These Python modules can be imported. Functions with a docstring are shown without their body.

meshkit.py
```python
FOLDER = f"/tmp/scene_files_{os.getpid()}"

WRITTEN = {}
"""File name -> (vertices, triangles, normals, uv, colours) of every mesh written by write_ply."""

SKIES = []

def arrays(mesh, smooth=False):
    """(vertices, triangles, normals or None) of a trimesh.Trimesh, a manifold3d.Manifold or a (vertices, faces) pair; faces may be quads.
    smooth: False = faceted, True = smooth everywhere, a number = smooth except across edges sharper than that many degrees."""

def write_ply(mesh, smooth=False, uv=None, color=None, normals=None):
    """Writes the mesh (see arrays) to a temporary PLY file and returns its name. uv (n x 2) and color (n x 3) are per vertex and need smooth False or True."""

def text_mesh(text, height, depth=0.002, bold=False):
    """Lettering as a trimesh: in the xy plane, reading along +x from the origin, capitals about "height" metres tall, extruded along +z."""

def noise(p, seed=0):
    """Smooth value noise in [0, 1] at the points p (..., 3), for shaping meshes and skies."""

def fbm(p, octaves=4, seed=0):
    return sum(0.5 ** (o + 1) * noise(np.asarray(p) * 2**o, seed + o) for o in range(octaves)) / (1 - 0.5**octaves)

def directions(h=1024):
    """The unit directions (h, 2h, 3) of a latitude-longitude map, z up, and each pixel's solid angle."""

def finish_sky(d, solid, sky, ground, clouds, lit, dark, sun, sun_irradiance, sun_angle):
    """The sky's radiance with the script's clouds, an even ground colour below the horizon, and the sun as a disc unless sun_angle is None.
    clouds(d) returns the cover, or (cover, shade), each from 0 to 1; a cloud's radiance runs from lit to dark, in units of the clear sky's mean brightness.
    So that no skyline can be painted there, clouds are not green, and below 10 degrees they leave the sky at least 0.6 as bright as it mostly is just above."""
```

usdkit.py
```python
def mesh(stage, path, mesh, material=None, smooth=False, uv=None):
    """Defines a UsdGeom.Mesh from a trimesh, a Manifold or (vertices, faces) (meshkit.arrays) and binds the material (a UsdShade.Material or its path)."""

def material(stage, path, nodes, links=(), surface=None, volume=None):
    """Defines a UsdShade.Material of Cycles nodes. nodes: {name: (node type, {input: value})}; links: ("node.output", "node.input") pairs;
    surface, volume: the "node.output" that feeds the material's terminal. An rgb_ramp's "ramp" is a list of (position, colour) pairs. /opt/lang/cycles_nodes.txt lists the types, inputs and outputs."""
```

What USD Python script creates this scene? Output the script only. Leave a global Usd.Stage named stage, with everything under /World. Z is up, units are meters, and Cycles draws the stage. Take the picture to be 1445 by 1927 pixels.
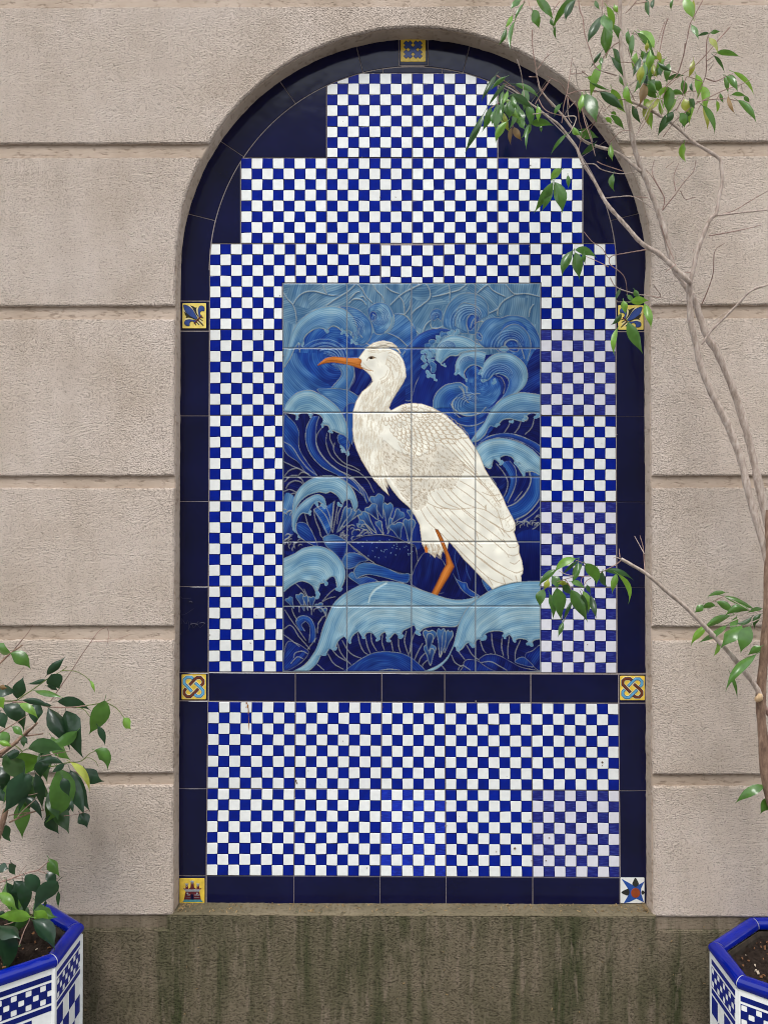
import math, random
import numpy as np, trimesh, shapely, usdkit, meshkit
import mapbox_earcut
from shapely.geometry import Polygon, LineString, Point, box
from shapely.ops import unary_union
from shapely import affinity
from pxr import Usd, UsdGeom, UsdLux, UsdShade, Sdf, Gf, Vt
from scipy import ndimage

stage = Usd.Stage.CreateInMemory()
UsdGeom.SetStageUpAxis(stage, UsdGeom.Tokens.z); UsdGeom.SetStageMetersPerUnit(stage, 1.0)
UsdGeom.Xform.Define(stage, '/World'); UsdGeom.Scope.Define(stage, '/World/Looks')

# ------------------------------------------------------------------ camera, sky, sun, exposure
Z0 = 1.147                                   # height of the lower edge of the bird picture above the ground
CAM = np.array([-0.0556, -1.783, Z0 + 0.353]); YAW, PIT, F = 0.0060, 0.0118, 1445.0
FW = np.array([-math.sin(YAW) * math.cos(PIT), math.cos(YAW) * math.cos(PIT), math.sin(PIT)])
RT = np.array([math.cos(YAW), math.sin(YAW), 0.0]); UP = np.cross(RT, FW)
cam = UsdGeom.Camera.Define(stage, '/World/Camera')
cam.CreateHorizontalApertureAttr(26.0); cam.CreateVerticalApertureAttr(26.0 * 1927 / 1445); cam.CreateFocalLengthAttr(26.0 * F / 1445.0)
cam.CreateClippingRangeAttr(Gf.Vec2f(0.05, 500)); cam.CreateFStopAttr(0.0)
cam.CreateExposureAttr(0.95)
m4 = np.eye(4); m4[0, :3], m4[1, :3], m4[2, :3], m4[3, :3] = RT, UP, -FW, CAM
cam.AddTransformOp().Set(Gf.Matrix4d(*m4.ravel().tolist()))

SUN_EL, SUN_AZ = math.radians(62), math.radians(196)      # azimuth of the direction towards the sun, atan2(x, y): in front of the wall, a little left
usdkit.material(stage, '/World/Looks/sky_light', {
    'sky': ('sky_texture', {'sky_type': 'single_scattering', 'sun_disc': False, 'sun_elevation': SUN_EL, 'sun_rotation': SUN_AZ, 'aerosol_density': 2.0}),
    'tc': ('texture_coordinate', {}), 'mp': ('mapping', {'scale': (1.5, 1.5, 3.0)}),
    'n': ('noise_texture', {'scale': 1.6, 'detail': 5.0, 'roughness': 0.55}),
    'cl': ('rgb_ramp', {'ramp': [(0.3, (7.9, 8.4, 9.3)), (0.7, (11.4, 11.9, 12.6))]}),
    'cov': ('rgb_ramp', {'ramp': [(0.25, (0.7, 0.7, 0.7)), (0.5, (1, 1, 1))]}),
    'mx': ('mix', {'mix_type': 'mix'}), 'bg': ('background_shader', {'strength': 0.1})},
    [('tc.generated', 'mp.vector'), ('mp.vector', 'n.vector'), ('n.fac', 'cl.fac'), ('n.fac', 'cov.fac'), ('cov.color', 'mx.fac'),
     ('sky.color', 'mx.color1'), ('cl.color', 'mx.color2'), ('mx.color', 'bg.color')], surface='bg.background')
dome = UsdLux.DomeLight.Define(stage, '/World/sky'); dome.CreateIntensityAttr(1.0)
UsdShade.MaterialBindingAPI.Apply(dome.GetPrim()).Bind(UsdShade.Material.Get(stage, '/World/Looks/sky_light'))
sun = UsdLux.DistantLight.Define(stage, '/World/sun')
sun.CreateNormalizeAttr(True); sun.CreateIntensityAttr(0.35); sun.CreateAngleAttr(18.0); sun.CreateColorAttr(Gf.Vec3f(1.0, 0.975, 0.94))
sd = np.array([math.sin(SUN_AZ) * math.cos(SUN_EL), math.cos(SUN_AZ) * math.cos(SUN_EL), math.sin(SUN_EL)])
sun.AddRotateXYZOp().Set(Gf.Vec3f(90 - math.degrees(SUN_EL), 0, math.degrees(math.atan2(sd[0], -sd[1]))))

# ------------------------------------------------------------------ helpers
def at(px, py, Y=0.0):
    """The point on the plane y = Y that the photograph shows at the pixel."""
    px, py = np.asarray(px, float), np.asarray(py, float)
    d = FW + ((px - 722.5) / F)[..., None] * RT - ((py - 963.5) / F)[..., None] * UP
    return CAM + d * ((Y - CAM[1]) / d[..., 1])[..., None]
def at_z(px, py, Z):
    d = FW + ((px - 722.5) / F) * RT - ((py - 963.5) / F) * UP
    return CAM + d * ((Z - CAM[2]) / d[2])
def lin(c):
    c = np.asarray(c, float) / 255.0
    return np.where(c <= 0.04045, c / 12.92, ((c + 0.055) / 1.055) ** 2.4)
used = {}
def path_for(parent, name):
    base = parent + '/' + name
    k = used.get(base, -1) + 1; used[base] = k
    return base if k == 0 else f'{base}_{k:03d}'
def thing(name, label, cat, loc=(0, 0, 0), group=None, kind=None):
    p = path_for('/World', name); x = UsdGeom.Xform.Define(stage, p)
    x.AddTranslateOp().Set(Gf.Vec3d(*map(float, loc)))
    tag(x.GetPrim(), label, cat, group, kind); x.loc = np.array(loc, float)
    return p, np.array(loc, float)
def tag(prim, label=None, cat=None, group=None, kind=None):
    for k, v in (('label', label), ('category', cat), ('group', group), ('kind', kind)):
        if v: prim.SetCustomDataByKey(k, v)
def part(t, name, mesh, mat, smooth=False, label=None, kind=None, primvar=None):
    """A mesh given in world coordinates, as a child of the thing (path, place) or of one of its parts. Returns (path, place)."""
    v, f = mesh
    p = path_for(t[0], name)
    m = usdkit.mesh(stage, p, (np.asarray(v) - t[1], np.asarray(f, int)), mat, smooth=smooth)
    if label or kind: tag(m.GetPrim(), label, None, None, kind)
    if primvar is not None:
        UsdGeom.PrimvarsAPI(m).CreatePrimvar('paint', Sdf.ValueTypeNames.Color3fArray, 'vertex').Set(Vt.Vec3fArray.FromNumpy(np.asarray(primvar, np.float32)))
    return p, t[1]
def single(name, mesh, mat, label=None, cat=None, kind=None, smooth=False, group=None):
    v, f = mesh; m = usdkit.mesh(stage, path_for('/World', name), (np.asarray(v), np.asarray(f, int)), mat, smooth=smooth)
    tag(m.GetPrim(), label, cat, group, kind)
def join(ms):
    vs, fs, n = [], [], 0
    for v, f in ms:
        if len(v): vs.append(np.asarray(v)); fs.append(np.asarray(f, int) + n); n += len(v)
    return (np.vstack(vs), np.vstack(fs)) if vs else (np.zeros((0, 3)), np.zeros((0, 3), int))
def polys(g):
    if g.is_empty: return []
    if g.geom_type == 'Polygon': return [g]
    return [q for h in getattr(g, 'geoms', []) for q in polys(h)]
def earcut(poly):
    poly = shapely.geometry.polygon.orient(poly, 1.0)
    rings = [np.array(poly.exterior.coords)[:-1]] + [np.array(r.coords)[:-1] for r in poly.interiors]
    v = np.vstack(rings); e = np.cumsum([len(r) for r in rings]).astype(np.uint32)
    f = mapbox_earcut.triangulate_float64(v, e).reshape(-1, 3).astype(int)
    a = v[f]; area = (a[:, 1, 0] - a[:, 0, 0]) * (a[:, 2, 1] - a[:, 0, 1]) - (a[:, 1, 1] - a[:, 0, 1]) * (a[:, 2, 0] - a[:, 0, 0])
    f[area < 0] = f[area < 0][:, ::-1]
    return v, f, rings
def slab(geom, y_front, y_back, bevels=(), place=None):
    """Plates in the wall's plane: geom in (x, z), the front at y_front (towards the camera), rounded by bevels [(inset, drop), ...] from the rim inwards."""
    out = []
    for g in polys(geom):
        if g.area < 1e-9: continue
        levels = [(g, y_front + (bevels[0][1] if bevels else 0))]
        for k, (inset, drop) in enumerate(bevels):
            h = g.buffer(-inset, join_style=2)
            if h.is_empty: break
            levels.append((h, y_front + (bevels[k + 1][1] if k + 1 < len(bevels) else 0.0)))
        for k in range(len(levels)):
            a, ya = levels[k]
            if k + 1 < len(levels):
                b, yb = levels[k + 1]
                for q in polys(a.difference(b)):
                    v, f, _ = earcut(q)
                    on = shapely.distance(shapely.points(v), a.boundary) < 1e-7
                    out.append((np.column_stack([v[:, 0], np.where(on, ya, yb), v[:, 1]]), f))
            else:
                for q in polys(a):
                    v, f, _ = earcut(q); out.append((np.column_stack([v[:, 0], np.full(len(v), ya), v[:, 1]]), f))
        _, _, rings = earcut(g)
        for r in rings:
            n = len(r); i = np.arange(n); j = (i + 1) % n
            v = np.vstack([np.column_stack([r[:, 0], np.full(n, levels[0][1]), r[:, 1]]), np.column_stack([r[:, 0], np.full(n, y_back), r[:, 1]])])
            out.append((v, np.vstack([np.column_stack([i, n + i, n + j]), np.column_stack([i, n + j, j])])))
    v, f = join(out)
    return (place(v), f) if place is not None and len(v) else (v, f)
def rough(poly, amp, step, seed=0):
    """The polygon with its edges worn a little, as broken stucco is."""
    def ring(r, s):
        L = LineString(r.coords); n = max(8, int(L.length / step)); d = np.linspace(0, L.length, n, endpoint=False)
        keep = [L.project(Point(c)) for c in r.coords[:-1]]
        d = np.unique(np.round(np.concatenate([d, keep]), 5))
        p = np.array([L.interpolate(x).coords[0] for x in d])
        k = np.column_stack([p * 160, np.full(len(p), s * 7.3)]); k2 = np.column_stack([p * 45, np.full(len(p), s * 3.1 + 40)])
        return p + amp * np.column_stack([meshkit.noise(k, 1) - .5 + meshkit.noise(k2, 3) - .5, meshkit.noise(k, 2) - .5 + meshkit.noise(k2, 4) - .5])
    g = Polygon(ring(poly.exterior, seed), [ring(r, seed + 5) for r in poly.interiors])
    return g if g.is_valid else g.buffer(0)
def spline(pts, n=None, step=None, closed=False):
    """Points along a Catmull-Rom curve through pts, evenly spaced."""
    p = np.asarray(pts, float)
    if closed: p = np.vstack([p[-1], p, p[0], p[1]])
    else: p = np.vstack([2 * p[0] - p[1], p, 2 * p[-1] - p[-2]])
    t = np.linspace(0, 1, 16, endpoint=False)[:, None]; out = []
    for a, b, c, d in zip(p[:-3], p[1:-2], p[2:-1], p[3:]):
        out.append(0.5 * (2 * b + (c - a) * t + (2 * a - 5 * b + 4 * c - d) * t ** 2 + (3 * b - a - 3 * c + d) * t ** 3))
    q = np.vstack(out + [p[-2][None]])
    s = np.r_[0, np.cumsum(np.linalg.norm(np.diff(q, axis=0), axis=1))]
    if step: n = max(2, int(s[-1] / step) + 1)
    u = np.linspace(0, s[-1], n)
    return np.column_stack([np.interp(u, s, q[:, k]) for k in range(q.shape[1])])
def tube(pts, radii, sides=8, seed=0, wob=0.0):
    p = np.asarray(pts, float); n = len(p); r = np.broadcast_to(radii, (n,)).astype(float)
    t = np.gradient(p, axis=0); t /= np.linalg.norm(t, axis=1, keepdims=True) + 1e-12
    a = np.cross(t, [0.13, 1.0, 0.07]); a /= np.linalg.norm(a, axis=1, keepdims=True) + 1e-12; b = np.cross(t, a)
    ang = np.arange(sides) * 2 * math.pi / sides
    rr = r[:, None] * (1 + wob * (np.random.default_rng(abs(int(seed))).random((n, sides)) - .5))
    v = p[:, None] + rr[..., None] * (np.cos(ang)[None, :, None] * a[:, None] + np.sin(ang)[None, :, None] * b[:, None])
    i, j = np.meshgrid(np.arange(n - 1), np.arange(sides), indexing='ij'); k = (j + 1) % sides
    q = np.stack([i * sides + j, i * sides + k, (i + 1) * sides + k, (i + 1) * sides + j], -1).reshape(-1, 4)
    f = np.vstack([q[:, [0, 1, 2]], q[:, [0, 2, 3]]]); v = v.reshape(-1, 3)
    v = np.vstack([v, p[0], p[-1]]); j = np.arange(sides); k = (j + 1) % sides
    f = np.vstack([f, np.column_stack([np.full(sides, len(v) - 2), k, j]), np.column_stack([np.full(sides, len(v) - 1), (n - 1) * sides + j, (n - 1) * sides + k])])
    return v, f
def boxmesh(x0, x1, y0, y1, z0, z1):
    m = trimesh.creation.box([x1 - x0, y1 - y0, z1 - z0]); m.apply_translation([(x0 + x1) / 2, (y0 + y1) / 2, (z0 + z1) / 2])
    return np.array(m.vertices), np.array(m.faces)
def project(g, Y=0.0):
    """A shapely shape in pixels, as it lies on the plane y = Y, in (x, z)."""
    return shapely.transform(g, lambda c: at(c[:, 0], c[:, 1], Y)[:, [0, 2]])

# ------------------------------------------------------------------ materials
def M(name): return '/World/Looks/' + name
def glaze(name, rgb, rough=0.16, vary=0.1, scale=60, bump=0.25, spec=0.5, brush=None, dirt=None):
    """Fired glaze: a little uneven in tone and surface."""
    c = lin(rgb)
    nodes = {'g': ('geometry', {}), 'n': ('noise_texture', {'scale': scale, 'detail': 3.0}), 'o': ('object_info', {}), 'om': ('map_range', {'to_min': 0.9, 'to_max': 1.05}), 'oh': ('hsv', {}),
             'r': ('rgb_ramp', {'ramp': [(0.3, c * (1 - vary)), (0.7, np.minimum(c * (1 + vary), 0.9))]}),
             'n2': ('noise_texture', {'scale': 28.0, 'detail': 1.0}), 'b': ('bump', {'strength': bump, 'distance': 0.002}),
             'p': ('principled_bsdf', {'roughness': rough, 'specular_ior_level': spec})}
    links = [('g.position', 'n.vector'), ('n.fac', 'r.fac'), ('g.position', 'n2.vector'), ('n2.fac', 'b.height'), ('b.normal', 'p.normal')]
    links += [('o.random', 'om.value'), ('om.result', 'oh.value'), ('r.color', 'oh.color')]; src = 'oh.color'
    if brush:
        nodes.update({'bm': ('mapping', {'scale': (60, 60, 420)}), 'bn': ('noise_texture', {'scale': 1.0, 'detail': 2.0, 'distortion': 0.6}),
                      'bf': ('rgb_ramp', {'ramp': [(0.48, (0, 0, 0)), (0.75, (1, 1, 1))]}), 'bx': ('mix', {'color2': lin(brush)})})
        links += [('g.position', 'bm.vector'), ('bm.vector', 'bn.vector'), ('bn.fac', 'bf.fac'), ('bf.color', 'bx.fac'), (src, 'bx.color1')]; src = 'bx.color'
    if dirt:
        nodes.update({'dn': ('noise_texture', {'scale': 95.0, 'detail': 2.0}), 'df': ('rgb_ramp', {'ramp': [(0.735, (0, 0, 0)), (0.77, (dirt, dirt, dirt))]}),
                      'dx': ('mix', {'color2': lin((120, 105, 88))})})
        links += [('g.position', 'dn.vector'), ('dn.fac', 'df.fac'), ('df.color', 'dx.fac'), (src, 'dx.color1')]; src = 'dx.color'
    usdkit.material(stage, M(name), nodes, links + [(src, 'p.base_color')], surface='p.BSDF')
glaze('white_glaze', (232, 233, 229), 0.2, 0.05, 70, dirt=0.8)
glaze('white_glaze_grey', (212, 210, 216), 0.28, 0.05, 70, dirt=0.7)
glaze('blue_glaze', (0, 26, 128), 0.16, 0.18, 40, spec=0.24)
glaze('blue_glaze_brushed', (14, 22, 108), 0.3, 0.25, 60, brush=(56, 70, 150))
glaze('blue_glaze_bright', (8, 36, 156), 0.22, 0.3, 40, brush=(24, 62, 190))
glaze('outline_glaze', (14, 12, 50), 0.25, 0.2, spec=0.3)
glaze('navy_glaze', (6, 9, 44), 0.12, 0.4, 6, bump=0.22, dirt=0.06, spec=0.36)
glaze('rim_glaze', (0, 22, 126), 0.1, 0.12, 30, bump=0.3, spec=0.4)
glaze('planter_blue', (2, 22, 100), 0.2, 0.2, 40, spec=0.35)
glaze('yellow_glaze', (226, 192, 70), 0.25, 0.14, 90)
glaze('emblem_blue', (52, 76, 140), 0.25, 0.2, 90)
glaze('emblem_dark', (38, 40, 34), 0.25, 0.2, 90)
glaze('emblem_cream', (226, 215, 170), 0.25, 0.1, 90)
glaze('emblem_red', (92, 30, 38), 0.25, 0.2, 90)
glaze('emblem_brown', (104, 52, 34), 0.25, 0.2, 90)
glaze('emblem_sky', (92, 158, 196), 0.25, 0.14, 90)
glaze('emblem_orange', (150, 66, 26), 0.25, 0.2, 90)
glaze('emblem_grey', (140, 146, 150), 0.25, 0.2, 90)
glaze('emblem_sea', (70, 130, 140), 0.25, 0.3, 120)
glaze('star_blue', (32, 74, 148), 0.25, 0.15, 90)
usdkit.material(stage, M('mural_glaze'), {'a': ('attribute', {'attribute': 'paint'}), 'g': ('geometry', {}), 'n': ('noise_texture', {'scale': 40.0, 'detail': 2.0}),
    'b': ('bump', {'strength': 0.15, 'distance': 0.001}), 'p': ('principled_bsdf', {'roughness': 0.24, 'specular_ior_level': 0.28})},
    [('a.color', 'p.base_color'), ('g.position', 'n.vector'), ('n.fac', 'b.height'), ('b.normal', 'p.normal')], surface='p.BSDF')

def plaster(name, cols, pit=1.0, fine=1.0, streak=None, amt=1.0, light=(128, 112, 96), rough=0.95, scale=(120, 120, 230), dist=0.004, pitdark=0.7, distort=0.35):
    c = [lin(x) for x in cols]
    nodes = {'g': ('geometry', {}), 'n1': ('noise_texture', {'scale': 5.0, 'detail': 5.0, 'roughness': 0.6}),
             'r1': ('rgb_ramp', {'ramp': [(0.28, c[0]), (0.5, c[1]), (0.72, c[2])]}),
             'm': ('mapping', {'scale': scale}), 'n2': ('noise_texture', {'scale': 1.0, 'detail': 2.5, 'roughness': 0.55, 'distortion': distort}),
             'r2': ('rgb_ramp', {'ramp': [(0.30, (0, 0, 0)), (0.46, (0.75, 0.75, 0.75)), (0.7, (1, 1, 1))]}),
             'n3': ('noise_texture', {'scale': 700.0, 'detail': 2.0}), 'ad': ('math', {'math_type': 'multiply_add', 'value2': 0.22 * fine}),
             'bw': ('rgb_to_bw', {}), 'b': ('bump', {'strength': 0.9 * pit, 'distance': dist}),
             'pitc': ('rgb_ramp', {'ramp': [(0.3, (pitdark, pitdark * .97, pitdark * .94)), (0.45, (1, 1, 1))]}), 'mul': ('mix', {'mix_type': 'multiply', 'fac': 1.0}), 'o': ('object_info', {}), 'om': ('map_range', {'to_min': 0.95, 'to_max': 1.05}), 'oh': ('hsv', {}),
             'p': ('principled_bsdf', {'roughness': rough, 'specular_ior_level': 0.15})}
    links = [('g.position', 'n1.vector'), ('n1.fac', 'r1.fac'), ('g.position', 'm.vector'), ('m.vector', 'n2.vector'), ('n2.fac', 'r2.fac'), ('r2.color', 'bw.color'),
             ('g.position', 'n3.vector'), ('n3.fac', 'ad.value1'), ('bw.val', 'ad.value3'), ('ad.value', 'b.height'), ('b.normal', 'p.normal'),
             ('n2.fac', 'pitc.fac'), ('pitc.color', 'mul.color2')]
    src = 'r1.color'
    if streak:
        nodes.update({'sm': ('mapping', {'scale': (17, 17, 1.5)}), 'sn': ('noise_texture', {'scale': 1.0, 'detail': 5.0, 'roughness': 0.65, 'distortion': 0.4}),
                      'sr': ('rgb_ramp', {'ramp': [(0.36, (amt,) * 3), (0.5, (0.35 * amt,) * 3), (0.64, (0, 0, 0))]}), 'sx': ('mix', {'color2': lin(streak)}),
                      'sm2': ('mapping', {'scale': (42, 42, 7), 'location': (3, 5, 1)}), 'sn2': ('noise_texture', {'scale': 1.0, 'detail': 4.0, 'roughness': 0.7}),
                      'sr2': ('rgb_ramp', {'ramp': [(0.53, (0, 0, 0)), (0.68, (0.8 * amt,) * 3)]}), 'sx2': ('mix', {'color2': lin(light)})})
        links += [('g.position', 'sm.vector'), ('sm.vector', 'sn.vector'), ('sn.fac', 'sr.fac'), ('sr.color', 'sx.fac'), (src, 'sx.color1'),
                  ('g.position', 'sm2.vector'), ('sm2.vector', 'sn2.vector'), ('sn2.fac', 'sr2.fac'), ('sr2.color', 'sx2.fac'), ('sx.color', 'sx2.color1')]; src = 'sx2.color'
    usdkit.material(stage, M(name), nodes, links + [(src, 'mul.color1'), ('o.random', 'om.value'), ('om.result', 'oh.value'), ('mul.color', 'oh.color'), ('oh.color', 'p.base_color')], surface='p.BSDF')
plaster('stucco', [(206, 188, 171), (219, 202, 187), (228, 212, 199)], scale=(285, 285, 450), dist=0.0058, pit=1.1, pitdark=0.62, distort=0.45, streak=(184, 167, 149), amt=0.2, light=(236, 217, 204))
plaster('smooth_stucco', [(162, 144, 126), (180, 162, 145), (196, 179, 164)], pit=0.5, scale=(60, 60, 120), dist=0.003)
plaster('mossy_plinth', [(100, 93, 72), (120, 109, 89), (142, 127, 108)], pit=1.2, amt=.95, streak=(66, 71, 44), scale=(230, 230, 380), dist=0.0045, pitdark=0.5, light=(140, 125, 108))
plaster('sill_mortar', [(80, 74, 56), (102, 93, 74), (124, 112, 92)], pit=0.8, scale=(150, 150, 220), dist=0.003)
plaster('grout', [(128, 116, 110), (158, 146, 140), (176, 164, 158)], pit=0.4, scale=(400, 400, 400), dist=0.001)
plaster('grey_grout', [(104, 110, 118), (122, 128, 134), (136, 140, 144)], pit=0.3, scale=(400, 400, 400), dist=0.001)
plaster('paving', [(92, 90, 88), (108, 106, 104), (124, 122, 120)], pit=0.6, scale=(90, 90, 90))
plaster('facing_plaster', [(112, 108, 102), (124, 120, 114), (138, 134, 128)], pit=0.4, scale=(40, 40, 40))
def plain(name, rgb, rough=0.6, vary=0.2, scale=40, bump=0.3, dist=0.002, spec=0.3):
    glaze(name, rgb, rough, vary, scale, bump, spec)
plain('window_dark', (40, 46, 52), 0.08, 0.1)
def bark(name, a, b, spots):
    usdkit.material(stage, M(name), {'g': ('geometry', {}), 'm': ('mapping', {'scale': (160, 160, 45)}), 'n': ('noise_texture', {'scale': 1.0, 'detail': 5.0, 'roughness': 0.65}),
        'r': ('rgb_ramp', {'ramp': [(0.3, lin(a)), (0.55, lin(b)), (0.75, lin(spots))]}), 'n2': ('noise_texture', {'scale': 300.0, 'detail': 3.0}),
        'b': ('bump', {'strength': 0.7, 'distance': 0.002}), 'p': ('principled_bsdf', {'roughness': 0.8, 'specular_ior_level': 0.2})},
        [('g.position', 'm.vector'), ('m.vector', 'n.vector'), ('n.fac', 'r.fac'), ('r.color', 'p.base_color'), ('g.position', 'n2.vector'), ('n2.fac', 'b.height'), ('b.normal', 'p.normal')], surface='p.BSDF')
bark('grey_bark', (132, 116, 104), (176, 160, 148), (200, 188, 176))
bark('brown_bark', (94, 74, 62), (132, 106, 88), (164, 140, 120))
bark('twig_bark', (116, 90, 80), (150, 122, 110), (176, 154, 142))
bark('green_stem', (84, 98, 48), (110, 122, 62), (130, 130, 74))
bark('cut_wood', (196, 160, 118), (214, 182, 142), (222, 196, 160))
def leafmat(name, rgb, trans, rough=0.32):
    c, t = lin(rgb), lin(trans)
    usdkit.material(stage, M(name), {'g': ('geometry', {}), 'n': ('noise_texture', {'scale': 70.0, 'detail': 3.0}), 'o': ('object_info', {}),
        'r': ('rgb_ramp', {'ramp': [(0.3, c * 0.8), (0.7, c * 1.25)]}), 'hv': ('hsv', {'saturation': 1.0}), 'mr': ('map_range', {'to_min': 0.8, 'to_max': 1.25}),
        'n2': ('noise_texture', {'scale': 140.0, 'detail': 2.0}), 'b': ('bump', {'strength': 0.25, 'distance': 0.001}),
        'p': ('principled_bsdf', {'roughness': rough, 'specular_ior_level': 0.5}), 't': ('translucent_bsdf', {'color': t}), 'mx': ('mix_closure', {'fac': 0.3})},
        [('g.position', 'n.vector'), ('n.fac', 'r.fac'), ('o.random', 'mr.value'), ('mr.result', 'hv.value'), ('r.color', 'hv.color'), ('hv.color', 'p.base_color'),
         ('g.position', 'n2.vector'), ('n2.fac', 'b.height'), ('b.normal', 'p.normal'), ('p.BSDF', 'mx.closure1'), ('t.BSDF', 'mx.closure2')], surface='mx.closure')
leafmat('leaf_dark', (44, 72, 38), (70, 108, 34))
leafmat('leaf_mid', (68, 104, 46), (96, 140, 40), 0.26)
leafmat('leaf_bright', (102, 144, 52), (140, 180, 50))
leafmat('leaf_yellow', (134, 142, 52), (170, 170, 60))
leafmat('leaf_brown', (122, 96, 56), (140, 110, 60), 0.6)
leafmat('leaf_deep', (32, 56, 38), (48, 80, 34), 0.26)
plain('soil', (38, 30, 25), 0.95, 0.5, 120, 1.0, 0.01, 0.1)
plain('bark_chip', (128, 88, 58), 0.8, 0.4, 90)
plain('pale_chip', (176, 160, 140), 0.8, 0.3, 90)
plain('dead_leaf', (134, 112, 78), 0.8, 0.4, 90)
plain('cobweb', (84, 82, 92), 0.8, 0.1, 90)
plain('rust_stain', (150, 96, 44), 0.5, 0.4, 200)
plain('chip_stain', (104, 84, 66), 0.8, 0.4, 200)
plain('dark_inside', (56, 49, 42), 0.95, 0.4, 60, 0.8, 0.004, 0.1)
plaster('dirty_band', [(96, 86, 68), (126, 113, 96), (150, 135, 118)], pit=0.6, streak=(78, 72, 54), scale=(150, 150, 220), dist=0.003)
glaze('pale_yellow_glaze', (231, 207, 108), 0.25, 0.14, 90)

# ------------------------------------------------------------------ ground and the building across the yard
gv = boxmesh(-40, 40, -40, -0.0, -0.3, 0.0)
single('ground', gv, M('paving'), kind='structure')
opp = thing('facing_building', 'plain plastered building across the yard with rows of dark windows', 'building', (0, -9.0, 0))
wins = [box(x, z, x + 1.1, z + 1.9) for x in np.arange(-13.5, 13, 3.0) for z in (0.9, 4.3)]
ow = slab(box(-16, 0, 16, 7.6).difference(unary_union(wins)), 0.0, 0.35)
part(opp, 'wall', (ow[0] * [1, -1, 1] + [0, -9.0, 0], ow[1][:, ::-1]), M('facing_plaster'))
for w in wins:
    x0, z0, x1, z1 = w.bounds
    wp = part(opp, 'window', boxmesh(x0, x1, -9.3, -9.26, z0, z1), M('window_dark'))
    part(wp, 'frame', join([boxmesh(x0, x0 + .06, -9.26, -9.2, z0, z1), boxmesh(x1 - .06, x1, -9.26, -9.2, z0, z1), boxmesh(x0 + .06, x1 - .06, -9.26, -9.2, z0, z0 + .06), boxmesh(x0 + .06, x1 - .06, -9.26, -9.2, z1 - .06, z1), boxmesh((x0 + x1) / 2 - .03, (x0 + x1) / 2 + .03, -9.26, -9.2, z0 + .06, z1 - .06)]), M('smooth_stucco'))

# ------------------------------------------------------------------ the wall
YB, YC = -0.045, -0.0388                       # faces of the stucco blocks and of the wall behind them
arc_c = at(777, 507)[[0, 2]]; R_OUT = 0.541
xl, xr = at(338.5, 1000)[0], at(1213.5, 1000)[0]
z_sill = at(777, 1703)[2]
ring_pts = [(arc_c[0] + R_OUT * math.cos(a), arc_c[1] + R_OUT * math.sin(a)) for a in np.linspace(0, math.pi, 90)]
opening = Polygon([(xr, z_sill - 0.06), (xr, arc_c[1] - 0.04)] + ring_pts + [(xl, arc_c[1] - 0.04), (xl, z_sill - 0.06)])
if not opening.is_valid: opening = opening.buffer(0)
wall = thing('stucco_wall', 'pale beige wall of long rough stucco courses with an arched niche and a mossy foot', 'wall', (0, 0, 0))
core = box(-4, 0.0, 4, 4.6).difference(opening)
part(wall, 'wall_core', slab(rough(core, 0.0016, 0.012, 1), YC, 0.30, [(0.002, 0.0012), (0.002, 0.0006)]), M('smooth_stucco'), smooth=40)
part(wall, 'niche_back', boxmesh(xl - .03, xr + .03, 0.0012, 0.06, z_sill - .08, arc_c[1] + R_OUT + .03), M('grout'))
bl = lambda y: at(722, y, YB)[2]
rows = [(-330, -24), (10, 268), (294, 574.5), (599, 895.5), (918, 1179.5), (1205, 1457), (1479.5, 1725)]
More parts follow.
